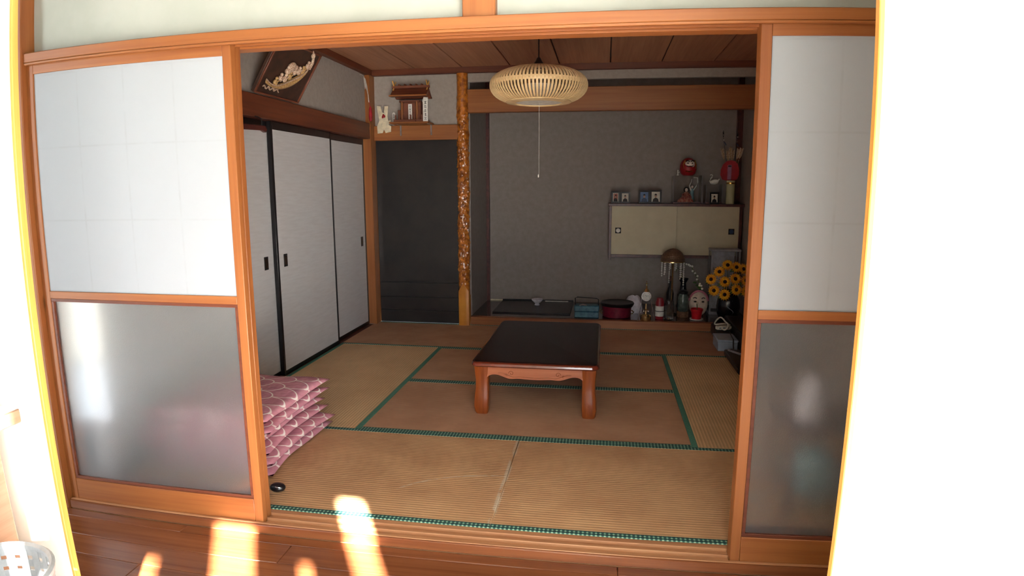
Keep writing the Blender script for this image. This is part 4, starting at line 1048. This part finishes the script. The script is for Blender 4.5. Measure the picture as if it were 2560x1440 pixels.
# dark bottle, green jar, white-berry branch
t = thing('dark_bottle', (2.905, 4.20, ZA), 'dark slim bottle standing behind the bead lamp', 'bottle')
MB().lathe([(.034, 0), (.038, .01), (.038, .17), (.026, .22), (.014, .25), (.014, .30), (.018, .305), (.018, .32), (0, .32)], 20, (2.905, 4.20, ZA)).build('glass', 'black_plastic', t, smooth=True)
MB().lathe([(.019, .30), (.020, .34), (.014, .35), (0, .35)], 16, (2.905, 4.20, ZA)).build('stopper', 'rosewood', t, smooth=True)
t = thing('green_jar', (2.995, 3.86, ZA), 'grey-green glass jar on a round wooden foot, before the white mask', 'jar')
MB().lathe([(.052, 0), (.055, .004), (.055, .052), (.050, .056), (0, .056)], 24, (2.995, 3.86, ZA)).build('foot', 'rattan_brown', t, smooth=True)
MB().lathe([(.044, .056), (.052, .07), (.052, .19), (.044, .21), (.044, .228), (0, .228)], 24, (2.995, 3.86, ZA)).build('jar', 'glass_green', t, smooth=True)
MB().lathe([(.046, .228), (.048, .232), (.048, .250), (.030, .262), (0, .264)], 24, (2.995, 3.86, ZA)).build('lid', 'black_plastic', t, smooth=True)
t = thing('narrow_vase', (3.005, 4.08, ZA), 'black narrow-necked vase behind the grey-green jar', 'vase')
MB().lathe([(.045, 0), (.060, .06), (.055, .18), (.030, .24), (.026, .30), (.050, .345), (.046, .345), (.022, .30), (.022, .20), (0, .19)], 24, (3.02, 4.08, ZA)).build('vase', 'vase_black', t, smooth=True)
t = thing('berry_branch', (3.03, 4.06, .39), 'arching twig with round white buds standing in the black vase', 'branch')
P0 = [Vector(p) for p in ((3.022, 4.082, .30), (3.017, 4.077, .39), (2.99, 4.05, .50), (3.02, 4.0, .575), (3.07, 3.95, .565), (3.115, 3.92, .48), (3.15, 3.90, .40), (3.165, 3.89, .355))]
MB().tube(P0, .003, 6).build('twig', 'leaf_green', t, smooth=True)
MB().tube([P0[2], (2.95, 4.02, .54), (2.93, 3.98, .50)], .002, 6).build('twig', 'leaf_green', t, smooth=True)
def lerp(P, u):
    u *= len(P) - 1; i = min(int(u), len(P) - 2); return P[i].lerp(P[i + 1], u - i)
rnd = random.Random(9)
for k in range(13):
    p = lerp(P0, .38 + .62 * k / 12); MB().ball((p.x + rnd.uniform(-.012, .012), p.y + rnd.uniform(-.01, .005), p.z + rnd.uniform(-.008, .014)), .0105, n=10, m=7).build('bud', 'paper_white', t, smooth=True)
for k in range(4):
    p = lerp(P0, .80 + .05 * k)
    MB().ball((p.x - .03 + .01 * k, p.y, p.z - .02), .018, .006, .010, 10, 6).build('leaf', 'leaf_green', t, smooth=True)
# white mask
def mask():
    t = thing('face_mask', (3.150, 3.915, ZA), 'white smiling festival mask with pink hairline leaning on a stand', 'mask')
    c = Vector((3.148, 3.90, .205)); n, m = 28, 18; v = []; f = []
    for j in range(m + 1):
        th = PI / 2 * j / m
        for i in range(n):
            a = 2 * PI * i / n; x = .088 * math.sin(th) * math.cos(a) * (1 + .06 * (math.sin(a) < 0) * abs(math.sin(a))); z = .120 * math.sin(th) * math.sin(a)
            y = -.045 * math.cos(th)
            y -= .020 * math.exp(-((x / .016) ** 2 + ((z + .012) / .03) ** 2)) + .012 * math.exp(-(((abs(x) - .045) / .025) ** 2 + ((z + .035) / .03) ** 2)) - .006 * math.exp(-(((abs(x) - .038) / .02) ** 2 + ((z - .025) / .014) ** 2))
            v.append((c.x + x, c.y + y, c.z + z))
    for j in range(m):
        for i in range(n): k = (i + 1) % n; f.append((j * n + i, j * n + k, (j + 1) * n + k, (j + 1) * n + i))
    mb = MB(); mb.add(v, f); mb.build('face', 'mask_white', t, smooth=True)
    for s_ in (-1, 1):
        MB().ball((c.x + s_ * .036, c.y - .037, c.z + .026), .015, .005, .008).build('eye', 'ink', t, smooth=True)
        MB().tube([(c.x + s_ * .022, c.y - .040, c.z + .058), (c.x + s_ * .040, c.y - .036, c.z + .066), (c.x + s_ * .056, c.y - .028, c.z + .058)], .0045, 6).build('brow', 'ink', t, smooth=True)
    MB().tube([(c.x - .024, c.y - .044, c.z - .050), (c.x, c.y - .050, c.z - .056), (c.x + .024, c.y - .044, c.z - .050)], .006, 8).build('mouth', 'red_paint', t, smooth=True)
    mb = MB(); mb.tube([(c.x + .092 * math.cos(a), c.y - .004, c.z + .124 * math.sin(a)) for a in [PI * (.08 + .84 * k / 16) for k in range(17)]], .011, 8); mb.build('pink_hairline', 'mask_pink', t, smooth=True)
    MB().prism([(3.10, ZA), (3.20, ZA), (3.19, ZA + .02), (3.165, ZA + .12), (3.13, ZA + .12), (3.11, ZA + .02)], 'Y', 3.905, 3.925).build('stand', 'rosewood', t)
mask()
t = thing('red_pot', (3.112, 3.745, ZA), 'small red flower pot on a white saucer with a tiny seedling', 'flower pot')
MB().lathe([(.056, 0), (.062, .004), (.064, .012), (.058, .012), (.05, .006), (0, .006)], 24, (3.112, 3.745, ZA)).build('saucer', 'paper_white', t, smooth=True)
MB().lathe([(.038, .006), (.044, .010), (.053, .085), (.058, .085), (.060, .105), (.054, .105), (.050, .09), (0, .088)], 24, (3.112, 3.745, ZA)).build('pot', 'red_plastic', t, smooth=True)
MB().tube([(3.112, 3.745, ZA + .088), (3.114, 3.744, ZA + .12), (3.110, 3.742, ZA + .150)], .004, 6).build('stem', 'leaf_green', t, smooth=True)
MB().ball((3.112, 3.742, ZA + .160), .012).build('bud', 'paper_cream', t, smooth=True)
# tall display case behind the sunflowers
t = glass_case('tall_case', 3.268, 3.545, 4.0, 4.17, ZA, .725, 'tall narrow glass-fronted display case with grey panel behind the sunflowers', 'display case', 'case_grey', .03, .016)
B('grey_panel', 'case_panel', t, 3.30, 3.52, 4.15, 4.158, .115, .70)
B('top_frame', 'case_grey', t, 3.264, 3.549, 3.996, 4.174, .706, .728, .002)
# black vase with sunflowers
t = thing('black_vase', (3.405, 3.765, ZA), 'large black vase holding the sunflowers at the alcove end', 'vase')
MB().lathe([(.068, 0), (.078, .010), (.100, .06), (.110, .13), (.100, .20), (.074, .245), (.066, .26), (.080, .285), (.074, .285), (.060, .262), (.062, .24), (.085, .19), (.09, .12), (.06, .05), (0, .045)], 32, (3.405, 3.765, ZA)).build('body', 'vase_black', t, smooth=True)
MB().tube([(3.405 + .03 * math.sin(k * .7), 3.765 - .108 + .012 * abs(k - 5) / 5, ZA + .06 + .014 * k) for k in range(11)], .0025, 5).build('painted_vine', 'case_grey', t, smooth=True)
heads = [(3.225, 3.70, .475, -.9), (3.250, 3.67, .375, -.6), (3.34, 3.635, .345, -.1), (3.345, 3.675, .458, 0), (3.435, 3.66, .49, .1), (3.30, 3.72, .545, -.4), (3.445, 3.65, .39, .5), (3.535, 3.69, .47, .7), (3.46, 3.76, .585, .3), (3.54, 3.70, .37, .9), (3.385, 3.79, .60, -.2), (3.532, 3.80, .565, .8)]
def sunflower_parts(t, c, n_):
    q = n_.to_track_quat('Z', 'Y').to_matrix().to_4x4(); M = Matrix.Translation(c) @ q
    mb = MB()
    for ring, (np_, r0, r1, wd, tz) in enumerate(((15, .014, .060, .015, .004), (15, .014, .050, .013, .010))):
        for k in range(np_):
            a = 2 * PI * (k + .5 * ring) / np_; ca, sa = math.cos(a), math.sin(a)
            def W(r, s_, z): return (r * ca - s_ * sa, r * sa + s_ * ca, z)
            mb.add([W(r0, -.004, tz - .002), W((r0 + r1) / 2, -wd / 2, tz + .004), W(r1, 0, tz - .004), W((r0 + r1) / 2, wd / 2, tz + .004), W((r0 + r1) / 2, 0, tz + .001), W(r0, .004, tz - .002)],
                   [(0, 1, 4), (1, 2, 4), (2, 3, 4), (3, 5, 4), (5, 0, 4)])
    mb.xf(M).build('petals', 'petal_yellow', t)
    MB().ball((0, 0, .006), .019, .019, .009, 14, 8).xf(M).build('seed_head', 'sun_center', t, smooth=True)
LEAF = [-.6] * 4 + [3.6] + [-.6] * 7
for i, (x, y, z, sx) in enumerate(heads):
    c = Vector((x, y, z)); cx_, cy_ = 3.405, 3.765
    g = Vector((x - cx_, y - cy_, 0)); m = g * .26
    if m.length > .048: m *= .048 / m.length
    m += Vector((0, .014 if z > .42 else -.008, 0)); m.y = max(-.040, m.y)
    base = Vector((cx_ + m.x * .75, cy_ + m.y * .75, ZA + .10)); mouth = Vector((cx_ + m.x, cy_ + m.y, ZA + .285))
    t = thing('sunflower', tuple(base), 'yellow sunflower with dark seed head standing in the black vase', 'sunflower', 'sunflowers in the black vase')
    n_ = Vector((sx * .6, -1, .25 + .5 * ((z - .45) * 2))).normalized()
    sunflower_parts(t, c, n_)
    neck = c - n_ * .004; back = c - n_ * .035 + Vector((0, 0, -.004 if z > .42 else .030))
    mid = mouth.lerp(back, .5) + Vector((0, 0, .016 if z > .42 else .045))
    MB().tube(curve([base, mouth, mid, back, neck], 5), .0026, 6).build('stem', 'leaf_green', t, smooth=True)
    ang = LEAF[i]
    if ang is not None:
        ex = n_.cross(Vector((0, 0, 1))).normalized(); ez = ex.cross(n_).normalized()
        sd_ = ex * math.cos(ang) + ez * math.sin(ang); sv = n_.cross(sd_); L0 = c - n_ * .016
        lm = MB(); lm.add([L0, L0 + sd_ * .035 + sv * .020, L0 + sd_ * .074 - n_ * .006, L0 + sd_ * .035 - sv * .020, L0 + sd_ * .038 + n_ * .004], [(0, 1, 4), (1, 2, 4), (2, 3, 4), (3, 0, 4)])
        lm.build('leaf', 'leaf_green', t)

# ------------------------------------------------------------------ black equipment in the corner
t = thing('tv_cabinet', (3.46, 3.10, 0), 'low black television cabinet against the right-hand wall', 'cabinet')
B('body', 'black_lacquer', t, 3.34, 3.595, 2.45, 3.56, .03, .165, .004); B('plinth', 'black_plastic', t, 3.35, 3.59, 2.47, 3.55, 0, .03)
for y0 in (2.46, 3.01): B('door', 'black_lacquer', t, 3.333, 3.3395, y0, y0 + .54, .038, .157, .002)
t = thing('black_box', (3.27, 3.30, 0), 'black box with rounded edges before the television cabinet, power strip on top', 'box')
B('body', 'black_plastic', t, 3.205, 3.330, 3.14, 3.50, 0, .115, .02)
t = thing('power_strip', (3.25, 3.22, .116), 'white power strip lying on the black box', 'power strip')
mb = MB(); mb.box(-.09, .09, -.022, .022, 0, .030); PM = Matrix.Translation((3.262, 3.225, .150)) @ Matrix.Rotation(.35, 4, 'Z') @ Matrix.Rotation(-.18, 4, 'Y')
PM = Matrix.Translation((3.262, 3.19, .1165)) @ Matrix.Rotation(.25, 4, 'Z')
mb.v = [(x * .72, y, z) for x, y, z in mb.v]
mb.xf(PM).build('housing', 'cable_white', t, bevel=.004)
for k in range(3): MB().box(-.048 + .034 * k, -.026 + .034 * k, -.0232, -.0216, .008, .022).xf(PM).build('socket', 'case_grey', t)
t = thing('white_cable', (3.25, 3.20, .147), 'white flex looped over the power strip', 'cable')
MB().tube(curve([(3.318, 3.205, .1535), (3.29, 3.185, .165), (3.235, 3.165, .168), (3.185, 3.175, .162), (3.200, 3.205, .188), (3.232, 3.225, .212), (3.256, 3.222, .206), (3.276, 3.198, .182), (3.292, 3.160, .170), (3.284, 3.132, .142), (3.262, 3.124, .126), (3.246, 3.140, .128), (3.243, 3.166, .132)]), .0062, 8).build('flex', 'cable_white', t, smooth=True)
t = thing('storage_box', (3.25, 2.99, 0), 'grey-blue plastic box on the tatami before the black box', 'box')
B('body', 'grey_blue_box', t, 3.166, 3.326, 2.885, 3.12, 0, .078, .006); B('lid', 'grey_blue_box', t, 3.161, 3.330, 2.880, 3.125, .078, .096, .005)
t = thing('black_recorder', (3.27, 2.49, 0), 'flat black appliance lying on the tatami along the wall', 'appliance')
B('body', 'black_plastic', t, 3.196, 3.330, 2.205, 2.77, .006, .048, .006); B('front_panel', 'black_lacquer', t, 3.193, 3.197, 2.23, 2.74, .012, .040)
for y in (2.25, 2.70): B('foot', 'black_iron', t, 3.21, 3.235, y, y + .03, 0, .006)
t = thing('remote_control', (3.26, 2.72, .048), 'grey remote control lying on the flat black appliance', 'remote')
RM = Matrix.Translation((3.265, 2.66, .0485)) @ Matrix.Rotation(.5, 4, 'Z')
MB().box(-.022, .022, -.075, .075, 0, .016).xf(RM).build('body', 'case_grey', t, bevel=.004)
for k in range(5): MB().box(-.014, .014, -.055 + .024 * k, -.043 + .024 * k, .016, .0175).xf(RM).build('button_row', 'ink', t)
t = thing('black_cable', (3.30, 2.9, .10), 'thin black cable running down from the power strip past the grey-blue box', 'cable')
MB().tube(curve([(3.322, 3.205, .128), (3.324, 3.18, .1215), (3.322, 3.155, .1208), (3.314, 3.132, .116), (3.306, 3.112, .1025), (3.300, 3.05, .1008), (3.292, 2.95, .1008), (3.288, 2.888, .1012), (3.286, 2.874, .092), (3.287, 2.872, .05), (3.292, 2.855, .012), (3.300, 2.83, .0055), (3.312, 2.79, .0055)], 3), .005, 6).build('flex', 'black_plastic', t, smooth=True)

# ------------------------------------------------------------------ things dimly seen through the frosted pane by the sunflowers
t = thing('low_stand', (3.22, .42, 0), 'low dark wooden stand seen dimly through the frosted pane', 'stand')
B('top', 'rosewood', t, 2.985, 3.46, .26, .60, .345, .372, .003)
for x in (2.99, 3.43):
    for y in (.265, .572): B('leg', 'rosewood', t, x, x + .022, y, y + .022, 0, .345)
t = thing('pale_jug', (3.075, .38, .372), 'pale lavender jug on the low dark stand behind the frosted pane', 'jug')
MB().lathe([(.050, .373), (.062, .39), (.066, .46), (.045, .53), (.034, .555), (.040, .575), (.034, .575), (0, .56)], 24, (3.085, .36, 0)).build('body', 'case_panel', t, smooth=True)
MB().tube([(3.147, .36, .42), (3.175, .36, .45), (3.165, .36, .51), (3.125, .36, .54)], .008, 8).build('handle', 'case_panel', t, smooth=True)
t = thing('blue_bag', (3.13, .40, 0), 'crumpled pale blue bag on the tatami under the low dark stand', 'bag')
mb = MB(); mb.ball((3.135, .40, .125), .115, .10, .125, 20, 14)
mb.v = [(x + .012 * noise.noise(Vector((x * 18, y * 18, z * 18))), y + .012 * noise.noise(Vector((x * 18, y * 18, z * 18 + 5))), max(.001, z + .010 * noise.noise(Vector((x * 15, y * 15, z * 15 + 9))))) for x, y, z in mb.v]
mb.build('bag', 'doll_blue', t, smooth=True)
MB().tube([(3.10, .38, .245), (3.12, .37, .30), (3.15, .37, .30), (3.17, .39, .24)], .007, 8).build('handle', 'doll_blue', t, smooth=True)

# ------------------------------------------------------------------ near room: cabinet and basket
t = thing('side_cabinet', (.50, -1.35, FL), 'pale wooden side cabinet with overhanging top against the white sliding door', 'cabinet')
B('top', 'washed_wood', t, .05, .832, -1.75, -1.045, .776, .812, .003)
B('carcass', 'washed_wood', t, .08, .752, -1.72, -1.06, FL + .04, .7755, .002)
B('plinth', 'washed_wood', t, .10, .735, -1.70, -1.08, FL, FL + .04)
B('side_panel', 'washed_wood', t, .752, .757, -1.70, -1.065, FL + .05, .76, .001)
def basket():
    c = (.905, -1.280); zb = FL
    t = thing('woven_basket', (c[0], c[1], zb), 'round white woven plastic basket with grey holes standing before the side cabinet', 'basket')
    H = .545; n = 40
    def rad(z): return .115 + .024 * z / H
    mb = MB(); rows = 18
    for j in range(rows):
        z = .03 + (H - .05) * j / (rows - 1)
        mb.lathe([(rad(z) - .002, zb + z - .0095), (rad(z) + .002, zb + z - .0095), (rad(z) + .002, zb + z + .0095), (rad(z) - .002, zb + z + .0095), (rad(z) - .002, zb + z - .0095)], n, (c[0], c[1], 0))
    mb.build('woven_band', 'basket_white', t)
    first = None
    for i in range(24):
        a = 2 * PI * i / 24
        x0, x1 = rad(.01) , rad(H)
        m_ = MB().add([(x0 - .0035, -.010, .01), (x0 - .0035, .010, .01), (x0 - .001, .010, .01), (x0 - .001, -.010, .01), (x1 - .0035, -.0105, H), (x1 - .0035, .0105, H), (x1 - .001, .0105, H), (x1 - .001, -.0105, H)], [(0, 1, 2, 3), (4, 5, 6, 7), (0, 1, 5, 4), (1, 2, 6, 5), (2, 3, 7, 6), (3, 0, 4, 7)])
        if first is None:
            first = ob = m_.build('upright_strap', 'basket_white', None)
        else: ob = first.copy(); COL.objects.link(ob)
        ob.parent = t; ob.rotation_euler = (0, 0, a)
    MB().lathe([(rad(H) - .006, zb + H - .012), (rad(H) + .005, zb + H - .012), (rad(H) + .007, zb + H), (rad(H), zb + H + .006), (rad(H) - .007, zb + H), (rad(H) - .006, zb + H - .012)], n, (c[0], c[1], 0)).build('rim', 'basket_white', t, smooth=True)
    MB().lathe([(0, zb), (rad(0), zb), (rad(.03), zb + .012), (0, zb + .008)], n, (c[0], c[1], 0)).build('bottom', 'basket_white', t, smooth=True)
basket()
for o in list(bpy.data.objects):
    if '_o' in o: del o['_o']
